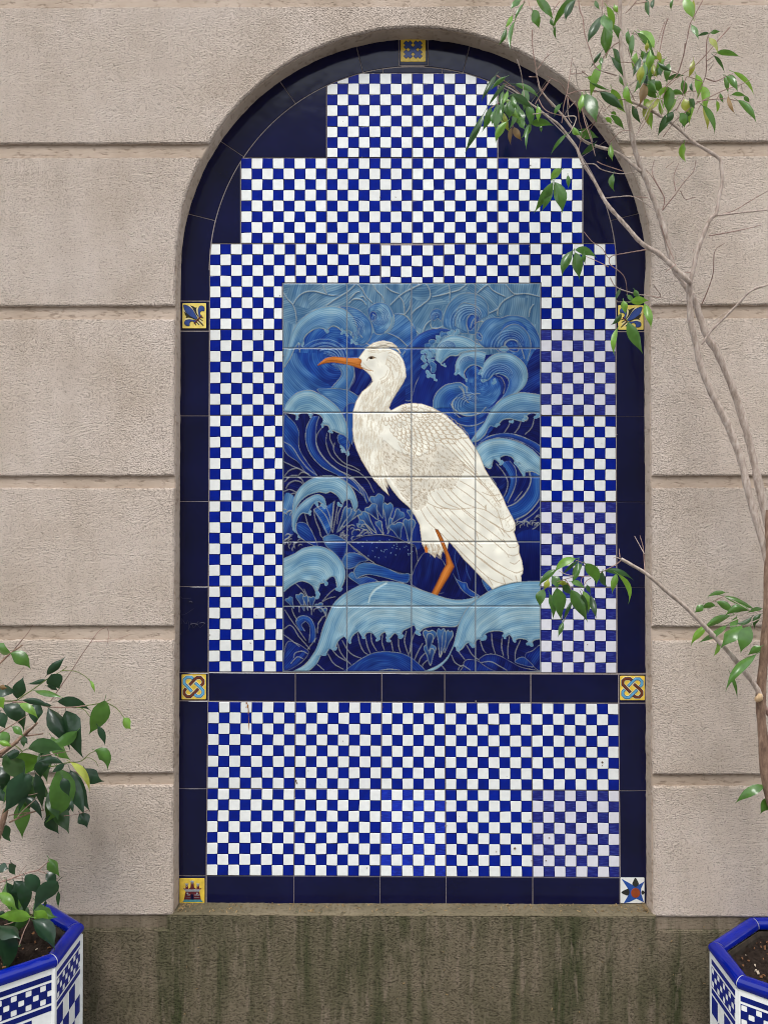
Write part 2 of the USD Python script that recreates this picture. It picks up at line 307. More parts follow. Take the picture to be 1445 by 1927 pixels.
clear = unary_union([opening.buffer(0.0015), box(xl - 0.0015, z_sill - .2, xr + 0.0015, arc_c[1])])
k = 0
for y0, y1 in rows:
    za, zb = bl(y1), bl(y0)
    for g in polys(box(-4, za, 4, zb).difference(clear)):
        if g.bounds[2] < xl + .2 and g.bounds[0] < -3: pass
        k += 1
        g = rough(g, 0.0024, 0.005, 10 + k)
        part(wall, 'stucco_block', slab(g, YB, YC + 0.003, [(0.0012, 0.0025), (0.003, 0.0016), (0.004, 0.0006)]), M('stucco'), smooth=35)
# the foot: plinth, ledge of the niche
zp = bl(1750); zs = at(777, 1721.5, -0.046)[2]
xa, xb = at(312, 1740, -0.046)[0], at(1236, 1740, -0.046)[0]
pl = unary_union([box(-4, -0.02, 4, zp), box(xa, zp - .05, xb, zs - 0.0012)])
part(wall, 'plinth', slab(rough(pl, 0.003, 0.008, 77), -0.046, -0.02, [(0.004, 0.004), (0.006, 0.0015)]), M('mossy_plinth'), smooth=40)
for a_, b_ in ((-4, xl - .003), (xr + .003, 4)): part(wall, 'plinth_band', slab(rough(box(a_, zp - .03, b_, bl(1722)), .002, .01, 31), YC - .002, YC + .01, [(.002, .001)]), M('dirty_band'), smooth=40)
zl = at(777, 1702, 0.0)[2]
n = 160; xs = np.linspace(xl - 0.006, xr + 0.006, n); prof = [(-0.0455, zs - .004), (-0.0445, zs - 0.0006), (-0.041, zs), (-0.03, zs + (zl - zs) * .3), (-0.012, zs + (zl - zs) * .62), (-0.003, zl + .0005), (0.006, zl + 0.003)]
rg = np.random.default_rng(5); v = []
for yy, zz in prof:
    q = np.column_stack([xs * 40, np.full(n, yy * 60), np.full(n, zz * 50)])
    v.append(np.column_stack([xs, yy + 0.003 * (meshkit.fbm(q, 3, 1) - .5), zz + 0.005 * (meshkit.fbm(q * 1.7, 3, 2) - .5)]))
v = np.vstack(v); f = []
for a in range(len(prof) - 1):
    i = np.arange(n - 1); f += [np.column_stack([a * n + i, a * n + i + 1, (a + 1) * n + i + 1]), np.column_stack([a * n + i, (a + 1) * n + i + 1, (a + 1) * n + i])]
part(wall, 'niche_ledge', (v, np.vstack(f)), M('sill_mortar'), smooth=True)

# ------------------------------------------------------------------ tile facing of the niche
facing = thing('tiled_niche', 'arched niche facing of blue and white checkered tiles edged with dark blue tiles', 'tiling', (0, 0, 0))
GAP = 0.6
inner_disc = Point(777, 507).buffer(382.8, 96)
in_field = unary_union([inner_disc, box(394.5, 500, 1159.5, 1266)])
BEV = [(0.0004, 0.0006), (0.0008, 0.0003)]
def dark_tile(g, label=None, y=0.0, jit=0.0):
    """g in pixels; laid as one tile on the wall."""
    g = project(g.buffer(-GAP, join_style=2))
    return part(facing, 'dark_blue_tile', slab(g, y - jit, 0.014, BEV, tilt(g)), M('navy_glaze'), label=label, smooth=30)
jr = np.random.default_rng(11)
J = lambda: float(jr.uniform(-.0004, .0005))
def tilt(g):
    """Every tile sits a little out of true."""
    c = np.array(g.centroid.coords[0]); a, b = np.clip(jr.normal(0, .0013, 2), -.0026, .0026)
    return lambda v: v + np.column_stack([np.zeros(len(v)), (v[:, 0] - c[0]) * a + (v[:, 2] - c[1]) * b, np.zeros(len(v))])
QUADS = {}
def check_tile(quad, cols, rowsn, first, look='plain', shape=None, offs=(0, 0)):
    """One glazed tile with squares painted on it. quad: the tile's corners in pixels (x0, y0, x1, y1 or four points), cols and rowsn in squares."""
    if len(quad) == 4 and np.ndim(quad[0]) == 0:
        x0, y0, x1, y1 = quad; quad = [(x0, y0), (x1, y0), (x1, y1), (x0, y1)]
    q = np.array(quad, float); y = -J()
    body = Polygon(q).buffer(-0.45, join_style=2)
    if shape is not None: body = body.intersection(shape.buffer(-0.5))
    tl = tilt(project(body)); t = part(facing, 'checkered_tile', slab(project(body), y, 0.014, BEV, tl), M('outline_glaze'), smooth=30)
    ew, eb = [], []; face = body.buffer(-0.7, join_style=2)
    def pt(u, v):
        a = q[0] * (1 - u) + q[1] * u; b = q[3] * (1 - u) + q[2] * u
        return a * (1 - v) + b * v
    full_u, full_v = cols, rowsn
    cu0 = offs[0]; cv0 = offs[1]
    for j in range(int(math.ceil(full_v + cv0))):
        for i in range(int(math.ceil(full_u + cu0))):
            u0, u1 = max((i - cu0) / full_u, 0), min((i + 1 - cu0) / full_u, 1); v0, v1 = max((j - cv0) / full_v, 0), min((j + 1 - cv0) / full_v, 1)
            if u1 - u0 < .01 or v1 - v0 < .01: continue
            c = np.array([pt(u0, v0), pt(u1, v0), pt(u1, v1), pt(u0, v1)]) + jr.normal(0, 0.22, (4, 2))
            white = ((i + j) % 2 == 0) == (first == 'W')
            g = Polygon(c)
            if white:
                g = g.buffer(-1.7, join_style=2).buffer(1.55, quad_segs=3) if min(u1 - u0, v1 - v0) * 160 > 8 else g.buffer(-.3)
                g = shapely.affinity.translate(g, *jr.normal(0, .12, 2))
            else:
                g = g.buffer(-0.75, join_style=2)
            g = g.intersection(face)
            (ew if white else eb).append(g)
    wm, bm = {'plain': ('white_glaze', 'blue_glaze'), 'grey': ('white_glaze_grey', 'blue_glaze_brushed'), 'bright': ('white_glaze', 'blue_glaze_bright')}[look]
    for nm, gs, mt, hh in (('blue_glaze', eb, bm, .00025), ('white_glaze', ew, wm, .0005)):
        part(t, nm, join([slab(project(p), y - hh, y + .0001, [(0.00035, hh * .6)], tl) for g in gs for p in polys(g) if p.area > 3]), M(mt), smooth=35)
    return t
XC, XR5 = 394.5, 1159.5
mural_px = box(531.5, 532, 1017.5, 1265)
# strip above the picture and the two side columns
ys = [458, 619.7, 781.5, 942.8, 1103.6, 1265]
xL = lambda y: 397.0 - 3.5 * (y - 458) / 807.0 - 1.5
xR = lambda y: 1158.0 + 2.5 * (y - 458) / 807.0
rightlook = ['plain', 'grey', 'plain', 'grey', 'grey']
for r in range(5):
    y0, y1 = ys[r], ys[r + 1]; dy = 0.6 * r
    if r == 0:
        check_tile([(394.5, y0), (556, y0), (556, y1), (394.5, y1)], 8, 8, 'W', shape=in_field.difference(mural_px))
        check_tile([(997, y0), (1158.8, y0), (1159, y1 + .5), (997, y1 + .5)], 8, 8, 'W', shape=in_field.difference(mural_px))
    else:
        w = 6.85 - 0.06 * r
        check_tile([(xL(y0), y0), (532.4, y0), (532.4, y1), (xL(y1), y1)], w, 8, 'W')
        check_tile([(1017.2, y0 + dy * .6), (xR(y0), y0 + dy), (xR(y1), y1 + dy), (1017.2, y1 + dy * .6)], 7, 8, 'B', rightlook[r])
for (x0, x1, nc, dy, o) in ((556, 716, 8, 0, 0), (716.4, 835, 5.9, 2.2, .1), (835, 997, 8, .4, 0)):
    check_tile((x0, 458 + dy, x1, 532.6), nc, (74.6 - dy) / 20.2, 'W', offs=(o, 0))
for i in range(4):
    x = [453.3, 614.6, 775.8, 936.6, 1096.2]
    check_tile((x[i], 296.3, x[i + 1], 457.6), 8, 8, 'B')
arch_top = box(0, 137.0, 1445, 300).intersection(Point(777, 507).buffer(382.6, 96))
for i in range(2):
    x = [614.8, 775.8, 936.4]
    check_tile((x[i], 137, x[i + 1], 296), 8, 7.92, 'B', shape=arch_top)
# the field below the band
colT = [391.5, 556, 718.3, 837, 999.8, 1164]; colB = [388.2, 553, 715.5, 839, 1002.5, 1166.5]
def cx(i, y): return colT[i] + (colB[i] - colT[i]) * (y - 1320) / 328.0
def ry(y, x): return y + 4.0 * (x - 390) / 775.0
for r, (y0, y1) in enumerate(((1320.3, 1484.2), (1484.2, 1648.3))):
    for i in range(5):
        qd = [(cx(i, y0), ry(y0, cx(i, y0))), (cx(i + 1, y0), ry(y0, cx(i + 1, y0))), (cx(i + 1, y1), ry(y1, cx(i + 1, y1))), (cx(i, y1), ry(y1, cx(i, y1)))]
        check_tile(qd, 6 if i == 2 else 8, 8, 'B', 'plain' if r == 0 or i not in (2, 4) else ('bright' if i == 2 else 'grey'))
# dark tiles: ring of the arch
def sector(a0, a1, r0=383.4, r1=441):
    """Angles in degrees clockwise from straight up."""
    p = [(777 + r * math.sin(math.radians(a)), 507 - r * math.cos(math.radians(a))) for r, aa in ((r1, np.linspace(a0, a1, 14)), (r0, np.linspace(a1, a0, 14))) for a in aa]
    return Polygon(p)
key = Polygon([(750.2, 60), (804.6, 60), (805.3, 121.7), (751, 121.7)])
cuts = [14.2, 35.2, 56.2, 76.0, 81.5]
for s in (-1, 1):
    prev = 3.2
    for a in cuts[:-1]:
        a0, a1 = sorted((s * prev, s * a))
        g = sector(a0, a1)
        if prev == 3.2: g = g.difference(key.buffer(.2))
        dark_tile(g, jit=J()); prev = a
    a0, a1 = sorted((s * prev, s * 90))
    xe = 394.6 if s < 0 else 1159.4; yt = 565.5 if s < 0 else 567
    tail = box(330, 506.9, xe, yt) if s < 0 else box(xe, 506.9, 1222, yt)
    dark_tile(unary_union([sector(a0, a1), tail]).intersection(box(330, 0, 1222, 566.5)), jit=J())
ring_in = Point(777, 507).buffer(382.6, 96)
lens = ring_in.intersection(box(600, 100, 960, 136.6))
dark_tile(lens.intersection(box(685, 100, 721, 140)), jit=J()); dark_tile(lens.intersection(box(721, 122.2, 832, 140)), jit=J()); dark_tile(lens.intersection(box(832, 100, 880, 140)), jit=J())
for g in (box(400, 100, 614.4, 295.8), box(937, 100, 1150, 295.8)): dark_tile(ring_in.intersection(g), jit=J())
for g in (box(390, 296.4, 452.8, 457.4), box(1096.8, 296.4, 1165, 457.4)): dark_tile(ring_in.intersection(g), jit=J())
# side borders
yb = [622.8, 782.2, 943.4, 1104, 1265.8]
for a, b in zip(yb[:-1], yb[1:]):
    dark_tile(Polygon([(332, a), (xL(a) - .8, a), (xL(b) - .8, b), (332, b)]), jit=J())
    dark_tile(Polygon([(xR(a) + .8, a + 1), (1222, a + 1), (1222, b + 1.6), (xR(b) + .8, b + 1.6)]), jit=J())
for a, b in ((1319.4, 1484.2), (1484.2, 1648.4)):
    dark_tile(Polygon([(325, a), (cx(0, a) - .6, a), (cx(0, b) - .6, b), (325, b)]), jit=J())
    dark_tile(Polygon([(cx(5, a) + .6, a + 4.4), (1224, a + 4.4), (1224, b + 4.4), (cx(5, b) + .6, b + 4.4)]), jit=J())
# the band and the foot row
bt = [392.6, 555.6, 718.2, 836.6, 998.8, 1163.6]; ft = [388.6, 552.6, 715.2, 839, 1002.4, 1166.4]
for i in range(5):
    dark_tile(Polygon([(bt[i], ry(1265.6, bt[i])), (bt[i + 1], ry(1265.6, bt[i + 1])), (bt[i + 1], ry(1319.6, bt[i + 1])), (bt[i], ry(1319.6, bt[i]))]), jit=J())
    dark_tile(Polygon([(ft[i], ry(1648.6, ft[i])), (ft[i + 1], ry(1648.6, ft[i + 1])), (ft[i + 1], 1708), (ft[i], 1708)]), jit=J())

# ------------------------------------------------------------------ the seven emblem tiles
def emblem(tile, label, frame, art, body='navy_glaze', field='yellow_glaze'):
    """tile: outline in pixels; frame: the painted square's corners in pixels; art: [(material, part name, shapes in unit coordinates, y down)]."""
    t = part(facing, 'emblem_tile', slab(project(tile.buffer(-GAP, join_style=2)), 0.0003, 0.014, BEV), M(body), label=label, smooth=30)
    x0, y0, x1, y1 = frame
    fld = box(x0, y0, x1, y1).buffer(-1.6).buffer(1.6, quad_segs=4)
    part(t, 'painted_field', slab(project(fld), -0.0006, 0.0005, [(0.0006, 0.0004)]), M(field), smooth=35)
    for k, (mat, nm, shapes) in enumerate(art):
        g = unary_union([affinity.affine_transform(s, [x1 - x0, 0, 0, y1 - y0, x0, y0]) for s in shapes]).intersection(fld.buffer(-.2))
        part(t, nm, slab(project(g), -0.0009 - 0.00022 * k, -0.0004, [(0.0002, 0.0002)]), M(mat), smooth=35)
def U(x0, y0, x1, y1):
    sx, sy = 1 / (x1 - x0), 1 / (y1 - y0)
    cv = lambda pts: [((x - x0) * sx, (y - y0) * sy) for x, y in pts]
    P_ = lambda *pts: Polygon(cv(pts)).buffer(0)
    S_ = lambda *pts: Polygon(spline(cv(pts), 60, closed=True)[:-1]).buffer(0)
    L_ = lambda w, *pts: LineString(cv(pts)).buffer(w * sx / 2, cap_style=2, join_style=2)
    C_ = lambda w, *pts: LineString(spline(cv(pts), 30)).buffer(w * sx / 2, cap_style=2)
    D_ = lambda x, y, r: Point((x - x0) * sx, (y - y0) * sy).buffer(r * sx)
    return P_, S_, L_, C_, D_
P_, S_, L_, C_, D_ = U(250, 190, 1080, 1000)
lat = [L_(110, (395, 850), (925, 335)), L_(110, (395, 335), (925, 850)), L_(105, (395, 535), (600, 330)), L_(105, (720, 330), (925, 535)), L_(105, (395, 640), (600, 850)), L_(105, (720, 850), (925, 640))]
emblem(key, 'yellow tile with blue lattice knot at the crown of the arch', (753.9, 70.6, 800.8, 115.3), [('emblem_dark', 'outline', [unary_union(lat).buffer(.018)]), ('emblem_blue', 'lattice', lat)])
def fleur(mirror):
    P_, S_, L_, C_, D_ = U(250, 200, 1195, 1195)
    mx = lambda pts: [(y + 30, x - 30) for x, y in pts]
    lobe = [(930, 770), (905, 640), (885, 480), (930, 350), (1010, 310), (1090, 345), (1125, 430), (1110, 505), (1040, 500), (965, 540), (945, 620), (990, 720)]
    leafl = [(555, 290), (690, 330), (775, 385), (825, 350), (800, 460), (820, 580), (880, 700), (905, 790), (800, 660), (720, 520), (650, 400)]
    petal = [(310, 285), (450, 310), (590, 400), (690, 520), (770, 660), (850, 810), (790, 830), (660, 770), (520, 680), (410, 580), (340, 440)]
    dark = [P_(*leafl), P_(*mx(leafl)), L_(42, (870, 880), (1010, 1010), (1090, 1100)), L_(34, (950, 830), (1065, 900)), L_(34, (820, 950), (920, 1055)), L_(34, (1000, 770), (1085, 785)), L_(34, (770, 1000), (800, 1080))]
    blue = [S_(*petal), S_(*lobe), S_(*mx(lobe))]
    art = [('emblem_cream', 'cream_veins', [C_(60, (500, 310), (650, 400), (760, 560), (880, 760)), C_(60, (300, 460), (400, 620), (560, 720), (790, 850)), C_(50, (850, 370), (840, 500), (880, 620), (950, 730)), C_(50, (340, 860), (480, 820), (620, 850), (740, 920)), L_(40, (930, 860), (1060, 990)), L_(40, (830, 920), (960, 1060))]),
           ('emblem_dark', 'dark_leaves', [b.buffer(.016) for b in blue] + dark), ('emblem_blue', 'blue_petals', blue), ('emblem_red', 'red_bar', [L_(46, (725, 1010), (1030, 695))])]
    if mirror: art = [(m, n_, [affinity.affine_transform(s, [-1, 0, 0, 1, 1, 0]) for s in ss]) for m, n_, ss in art]
    return art
emblem(Polygon([(332, 566), (394, 566), (393.8, 622.2), (332, 622.2)]), 'yellow fleur-de-lis tile in the left border', (343.2, 570, 388, 617.5), fleur(False), field='pale_yellow_glaze')
emblem(Polygon([(1160, 567.4), (1222, 567.4), (1222, 623), (1160, 623)]), 'yellow fleur-de-lis tile in the right border, leaves hanging over it', (1163, 574, 1210.5, 620.2), fleur(True), field='pale_yellow_glaze')
def knot(a, b, dx, dy):
    P_, S_, L_, C_, D_ = U(245 + dx, 195 + dy, 1195 + dx, 1165 + dy)
    A = [[(690, 365), (620, 300), (450, 300), (350, 390), (350, 540), (430, 620), (640, 850)], [(775, 520), (1000, 720), (1080, 820), (1080, 940), (980, 1040), (850, 1040), (750, 970)]]
    B = [[(1010, 620), (1085, 540), (1085, 420), (985, 310), (850, 310), (760, 380), (555, 600)], [(415, 740), (350, 830), (350, 950), (450, 1055), (590, 1055), (690, 960), (895, 755)]]
    sh = lambda q: [(x + dx, y + dy) for x, y in q]
    ga, gb = [L_(96, *sh(p)) for p in A], [L_(96, *sh(p)) for p in B]
    return [('emblem_cream', 'cream_edge', [g.buffer(.03) for g in ga + gb]), ('outline_glaze', 'outline', [g.buffer(.012) for g in ga + gb]), (b, 'over_band', [L_(84, *sh(p)) for p in B]), (a, 'under_band', [L_(84, *sh(p)) for p in A])]
emblem(Polygon([(330, 1266.4), (391.8, 1266.4), (391.6, 1318.8), (330, 1318.8)]), 'yellow knot tile in the left border, light blue strand at top left', (341.8, 1269.6, 387.8, 1316.4), knot('emblem_sky', 'emblem_brown', 0, 0))
emblem(Polygon([(1164.4, 1269.4), (1222, 1269.4), (1222, 1323.4), (1164.4, 1323.4)]), 'yellow knot tile in the right border, brown strand at top left', (1166.4, 1272.2, 1213, 1318), knot('emblem_brown', 'emblem_sky', 0, 0))
P_, S_, L_, C_, D_ = U(230, 235, 1080, 1085)
mr = lambda pts: [(1340 - x, y) for x, y in pts]
tw, cr = [(445, 480), (515, 480), (535, 600), (430, 600)], [(415, 395), (450, 425), (480, 405), (510, 425), (545, 395), (515, 480), (445, 480)]
emblem(Polygon([(325, 1649), (387.8, 1649), (387.4, 1712), (325, 1712)]), 'yellow tile with a brown castle at the lower left corner', (337.8, 1653.2, 385, 1700.2),
       [('emblem_sea', 'castle_ground', [P_((385, 955), (960, 955), (1030, 1045), (350, 1045))]), ('emblem_red', 'castle_walls', [P_((440, 690), (905, 690), (960, 960), (385, 960)), P_((355, 565), (470, 595), (870, 595), (985, 565), (940, 625), (400, 625)), P_((620, 380), (712, 380), (730, 550), (800, 600), (540, 600), (602, 550)), P_(*tw), P_(*mr(tw))]),
        ('emblem_grey', 'castle_cornice', [P_((405, 622), (935, 622), (900, 688), (440, 688)), P_((575, 315), (615, 340), (660, 300), (705, 340), (745, 315), (710, 382), (620, 382)), P_(*cr), P_(*mr(cr)), D_(505, 750, 30), D_(830, 750, 30), D_(480, 510, 16), D_(860, 500, 16), D_(665, 420, 18)]),
        ('navy_glaze', 'castle_door', [P_((610, 955), (610, 800), (660, 755), (710, 800), (720, 955))] + [L_(9, (430, y), (600, y)) for y in (780, 830, 890)] + [L_(9, (735, y), (920, y)) for y in (780, 830, 890)])])
P_, S_, L_, C_, D_ = U(315, 235, 1200, 1165)
emblem(Polygon([(1166.8, 1651.6), (1222, 1651.6), (1222, 1712), (1166.8, 1712)]), 'white tile with a blue star and red centre at the lower right corner', (1167.4, 1652.2, 1212.4, 1700.4),
       [('star_blue', 'star', [P_((345, 270), (730, 480), (865, 560), (1000, 480), (1200, 370), (1070, 640), (1090, 850), (1180, 1130), (900, 1000), (640, 1120), (430, 1165), (585, 900), (640, 760), (575, 620))]),
        ('emblem_dark', 'petals', [S_((865, 240), (950, 360), (985, 480), (865, 570), (750, 480), (790, 350)), S_((345, 770), (470, 680), (600, 645), (650, 765), (590, 875), (470, 850)), S_((1200, 770), (1130, 690), (1090, 770), (1130, 860))]),
        ('emblem_orange', 'red_centre', [D_(868, 785, 170)])], field='white_glaze')

# old stains and chips on the glaze
def blob(x, y, rx, ry, seed):
    g = np.random.default_rng(seed); a = np.linspace(0, 2 * math.pi, 11)[:-1]
    return Polygon(np.column_stack([x + rx * np.cos(a) * g.uniform(.6, 1.2, 10), y + ry * np.sin(a) * g.uniform(.6, 1.2, 10)])).buffer(0)
rust = [blob(464, 1323, 1.6, 2.4, 1), blob(466.5, 1329, 1.5, 4, 2), blob(463.5, 1331, 1, 1.3, 3), blob(467.6, 1338, .8, 7, 4), blob(468.4, 1365, .7, 9, 5), blob(468, 1352, .5, 6, 6)]
part(facing, 'rust_stain', join([slab(project(g), -0.0014, -0.0004) for g in rust]), M('rust_stain'), label='brown rust streak running down the white squares')
spots = [(1133, 1435, 2, 2.2), (1133, 1441, .9, .8), (968.6, 1597, 2.2, 2.2), (557, 1470, 1.6, 3), (558.5, 1474, 1.5, 1.6), (997, 1544, 1, 1), (934, 1603, .7, 1.8), (1027, 1620, 1.6, 1), (645, 1395, .8, .8), (1105, 1213, 1, 1.2), (1159, 939, 1.2, 1.6), (1158, 740, 1.2, 1.4), (527, 556, .9, .7), (1033, 1577, 1.6, .9), (690, 1634, .6, 1.4), (720, 1331, .8, 1), (580, 1451, .8, .8), (500, 1600, .7, .5)]
part(facing, 'glaze_chips', join([slab(project(blob(x, y, a, b, 50 + k)), -0.0014, -0.0004) for k, (x, y, a, b) in enumerate(spots)]), M('chip_stain'), kind='stuff')

cg = np.random.default_rng(91); nicks = []
for k in range(46):
    r = cg.integers(0, 4)
    if r == 0: x, y = float(cg.choice([614.6, 775.8, 936.4, 716, 835, 557, 997])), cg.uniform(300, 530)
    elif r == 1: x, y = cg.uniform(395, 1158), float(cg.choice([296.4, 458, 1484.4, 1320.4, 1648.4]))
    elif r == 2: x, y = float(cg.choice([532, 396, 1018, 1159])), cg.uniform(540, 1260)
    else: x, y = float(cg.choice([554.5, 717, 838, 1001])), cg.uniform(1325, 1645)
    nicks.append(slab(project(blob(x + cg.normal(0, .8), y + cg.normal(0, .8), cg.uniform(.5, 1.5), cg.uniform(.5, 1.5), 200 + k)), -0.0013, -0.0003))
part(facing, 'edge_nicks', join(nicks), M('grout'), kind='stuff')

# ------------------------------------------------------------------ the bird picture: 24 relief tiles, painted and modelled point by point
X0, Y0, X1, Y1, ST = 532.6, 532.8, 1016.8, 1264.2, 0.86
NW, NH = int((X1 - X0) / ST) + 1, int((Y1 - Y0) / ST) + 1
gx, gy = X0 + np.arange(NW) * (X1 - X0) / (NW - 1), Y0 + np.arange(NH) * (Y1 - Y0) / (NH - 1)
SX, SY = (X1 - X0) / (NW - 1), (Y1 - Y0) / (NH - 1)
GX, GY = np.meshgrid(gx, gy)
COL = np.zeros((NH, NW, 3)); HGT = np.zeros((NH, NW)); BIRD = np.zeros((NH, NW), bool)
K = 1445 / 260.0
ORG = {1: (520, 520), 2: (770, 520), 3: (520, 770), 4: (770, 770), 5: (520, 1015), 6: (770, 1015), 7: (0, 0)}
def C(k, pts):
    p = np.asarray(pts, float)
    return p if k == 0 else np.array(ORG[k]) + p / K
def nz(p, s=0): return meshkit.noise(np.column_stack([p, np.full(len(p), s * 13.7)]), s)
SKYC, SKYL, SKYD = (86, 124, 152), (132, 162, 176), (52, 92, 130)
PALE, PALL, PALD = (126, 166, 184), (174, 200, 203), (74, 122, 158)
MID, MIDL, MIDD = (68, 114, 160), (116, 154, 182), (38, 80, 136)
BLU, BLUL, BLUD = (28, 74, 148), (74, 122, 174), (14, 42, 116)
DEEP, DEEPL, DEEPD = (12, 32, 108), (36, 74, 146), (5, 12, 74)
NAVY, NAVL, NAVD = (6, 12, 70), (20, 40, 112), (3, 5, 42)
CREAM = (158, 160, 148)
def put(p, col, h, bird=None):
    i = np.round((p[:, 0] - X0) / SX).astype(int); j = np.round((p[:, 1] - Y0) / SY).astype(int)
    ok = (i >= 0) & (i < NW) & (j >= 0) & (j < NH); i, j = i[ok], j[ok]
    COL[j, i] = np.broadcast_to(col, (len(p), 3))[ok]; HGT[j, i] = np.broadcast_to(h, (len(p),))[ok]
    if bird is not None: BIRD[j, i] = bird
def tone(base, light, dark, s, n_, blotch):
    """s: strokes in [-1, 1]; n_: noise in [0, 1]."""
    base, light, dark = (np.asarray(c, float) for c in (base, light, dark))
    up, dn = np.clip(s, 0, 1)[:, None], np.clip(-s, 0, 1)[:, None]
    c = base * (1 - .78 * up - .78 * dn) + light * .78 * up + dark * .78 * dn
    return c * (1 + .22 * (blotch - .5)[:, None])
def ribbon(A, B, cs=(PALE, PALL, PALD), ce=None, pitch=3.6, edge=.9, edges='ab', cedge=CREAM, relief=1.0, bird=None, along=None):
    """A painted band between two curves, with brush strokes running along it."""
    la = np.linalg.norm(np.diff(spline(A, 100), axis=0), axis=1).sum(); lb = np.linalg.norm(np.diff(spline(B, 100), axis=0), axis=1).sum()
    n = int(max(la, lb) / (ST * .62)) + 2; a, b = spline(A, n), spline(B, n); wid = np.linalg.norm(b - a, axis=1)
    m = int(wid.max() / (ST * .62)) + 3; t = np.linspace(0, 1, m); s = np.linspace(0, 1, n)
    P = a[:, None] * (1 - t[None, :, None]) + b[:, None] * t[None, :, None]
    S_, T_ = np.meshgrid(s, t, indexing='ij'); P = P.reshape(-1, 2); S_, T_ = S_.ravel(), T_.ravel(); W_ = np.repeat(wid, m)
    nst = max(2.0, np.median(wid) / pitch)
    da0 = T_ * W_; sl = S_ * max(la, lb)
    ph = da0 / pitch + .5 * nz(np.column_stack([sl / 40, da0 / 9]), 3)
    st = .6 * np.cos(2 * math.pi * ph) * (.1 + 1.2 * nz(np.column_stack([sl / 26, da0 / 6]), 5)) + 1.9 * (nz(np.column_stack([sl / 55, da0 / 7]), 8) - .5) + 1.5 * (nz(np.column_stack([sl / 34, da0 / 2.6]), 18) - .5) - .45 * np.sin(math.pi * np.clip(da0 / 40, 0, 1)) + .2
    c = tone(*cs, st, None, nz(P / 16, 2))
    if ce is not None:
        w = np.clip(T_ * 1.15 - .1 + .25 * (nz(P / 20, 9) - .5), 0, 1)[:, None]; c = c * (1 - w) + tone(*ce, st, None, nz(P / 16, 2)) * w
    da, db = T_ * W_, (1 - T_) * W_
    h = relief * (.55 * np.minimum(np.minimum(da, db), 5) / 5 + .12 * np.clip(st, -1, 1) * (W_ > 5))
    for e, d in (('a', da), ('b', db)):
        if e in edges:
            k = np.clip((edge + .6 - d) / .8, 0, 1)[:, None] * np.clip(.25 + .9 * nz(P / 9, 11), 0, 1)[:, None]
            sh = np.clip((edge + 5.0 - d) / 4.6, 0, 1)[:, None] * .62; c = c * (1 - sh) + np.asarray(cs[2]) * sh
            c = c * (1 - k) + np.asarray(cedge, float) * k; h = np.maximum(h, relief * .62 * k[:, 0])
    put(P, c, h, bird)
def fill(pts, cs=(BLU, BLUL, BLUD), ce=None, grad=None, centre=None, pitch=3.6, amp=1.0, ang=None, smooth=True, bird=None, edge=.9, cedge=CREAM, relief=.4, base=0.0):
    """A painted area; strokes run round a centre or along an angle."""
    q = spline(pts, 240, closed=True) if smooth else np.asarray(pts, float)
    g = Polygon(q).buffer(0)
    i0, i1 = np.searchsorted(gx, g.bounds[0]), np.searchsorted(gx, g.bounds[2]); j0, j1 = np.searchsorted(gy, g.bounds[1]), np.searchsorted(gy, g.bounds[3])
    if i1 <= i0 or j1 <= j0: return
    xx, yy = GX[j0:j1, i0:i1].ravel(), GY[j0:j1, i0:i1].ravel(); ins = shapely.contains_xy(g, xx, yy)
    P = np.column_stack([xx, yy])[ins]
    if not len(P): return
    wob = 9 * (nz(P / 38, 4) - .5)
    if centre is not None:
        d = P - np.asarray(centre); r = np.hypot(d[:, 0], d[:, 1]); th = np.arctan2(d[:, 1], d[:, 0]); ph = (r + wob) / pitch; u = th * 3
    else:
        a = math.radians(ang or 0); ph = (P @ [math.cos(a), math.sin(a)] + wob) / pitch; u = P @ [-math.sin(a), math.cos(a)] / 25
    st = .6 * amp * np.cos(2 * math.pi * ph) * (.1 + 1.2 * nz(np.column_stack([ph * .5, u * 1.4]), 5)) + 1.8 * amp * (nz(np.column_stack([ph * .42, u * .7]), 6) - .5) + 1.4 * amp * (nz(np.column_stack([ph * 1.15, u]), 16) - .5)
    c = tone(*cs, st, None, nz(P / 14, 2))
    if ce is not None:
        (ax, ay), (bx, by) = grad; w = np.clip(((P - [ax, ay]) @ [bx - ax, by - ay]) / ((bx - ax) ** 2 + (by - ay) ** 2) + .2 * (nz(P / 22, 7) - .5), 0, 1)[:, None]
        c = c * (1 - w) + tone(*ce, st, None, nz(P / 14, 2)) * w
    h = base + relief * .12 * np.clip(st, -1, 1)
    if edge:
        dd = shapely.distance(shapely.points(P), g.exterior)
        k = np.clip((edge + .5 - dd) / .8, 0, 1)[:, None] * np.clip(.25 + .9 * nz(P / 9, 11), 0, 1)[:, None]
        sh = np.clip((edge + 5.0 - dd) / 4.6, 0, 1)[:, None] * (.62 if not bird else .3); c = c * (1 - sh) + np.asarray(cs[2]) * sh
        c = c * (1 - k) + np.asarray(cedge, float) * k; h = h + relief * .8 * np.minimum(dd, 5) / 5 + .1 * k[:, 0]
    put(P, c, h, bird)
BRUSH = [(dx, dy) for dx in np.linspace(-1, 1, 5) for dy in np.linspace(-1, 1, 5) if dx * dx + dy * dy <= 1.05]
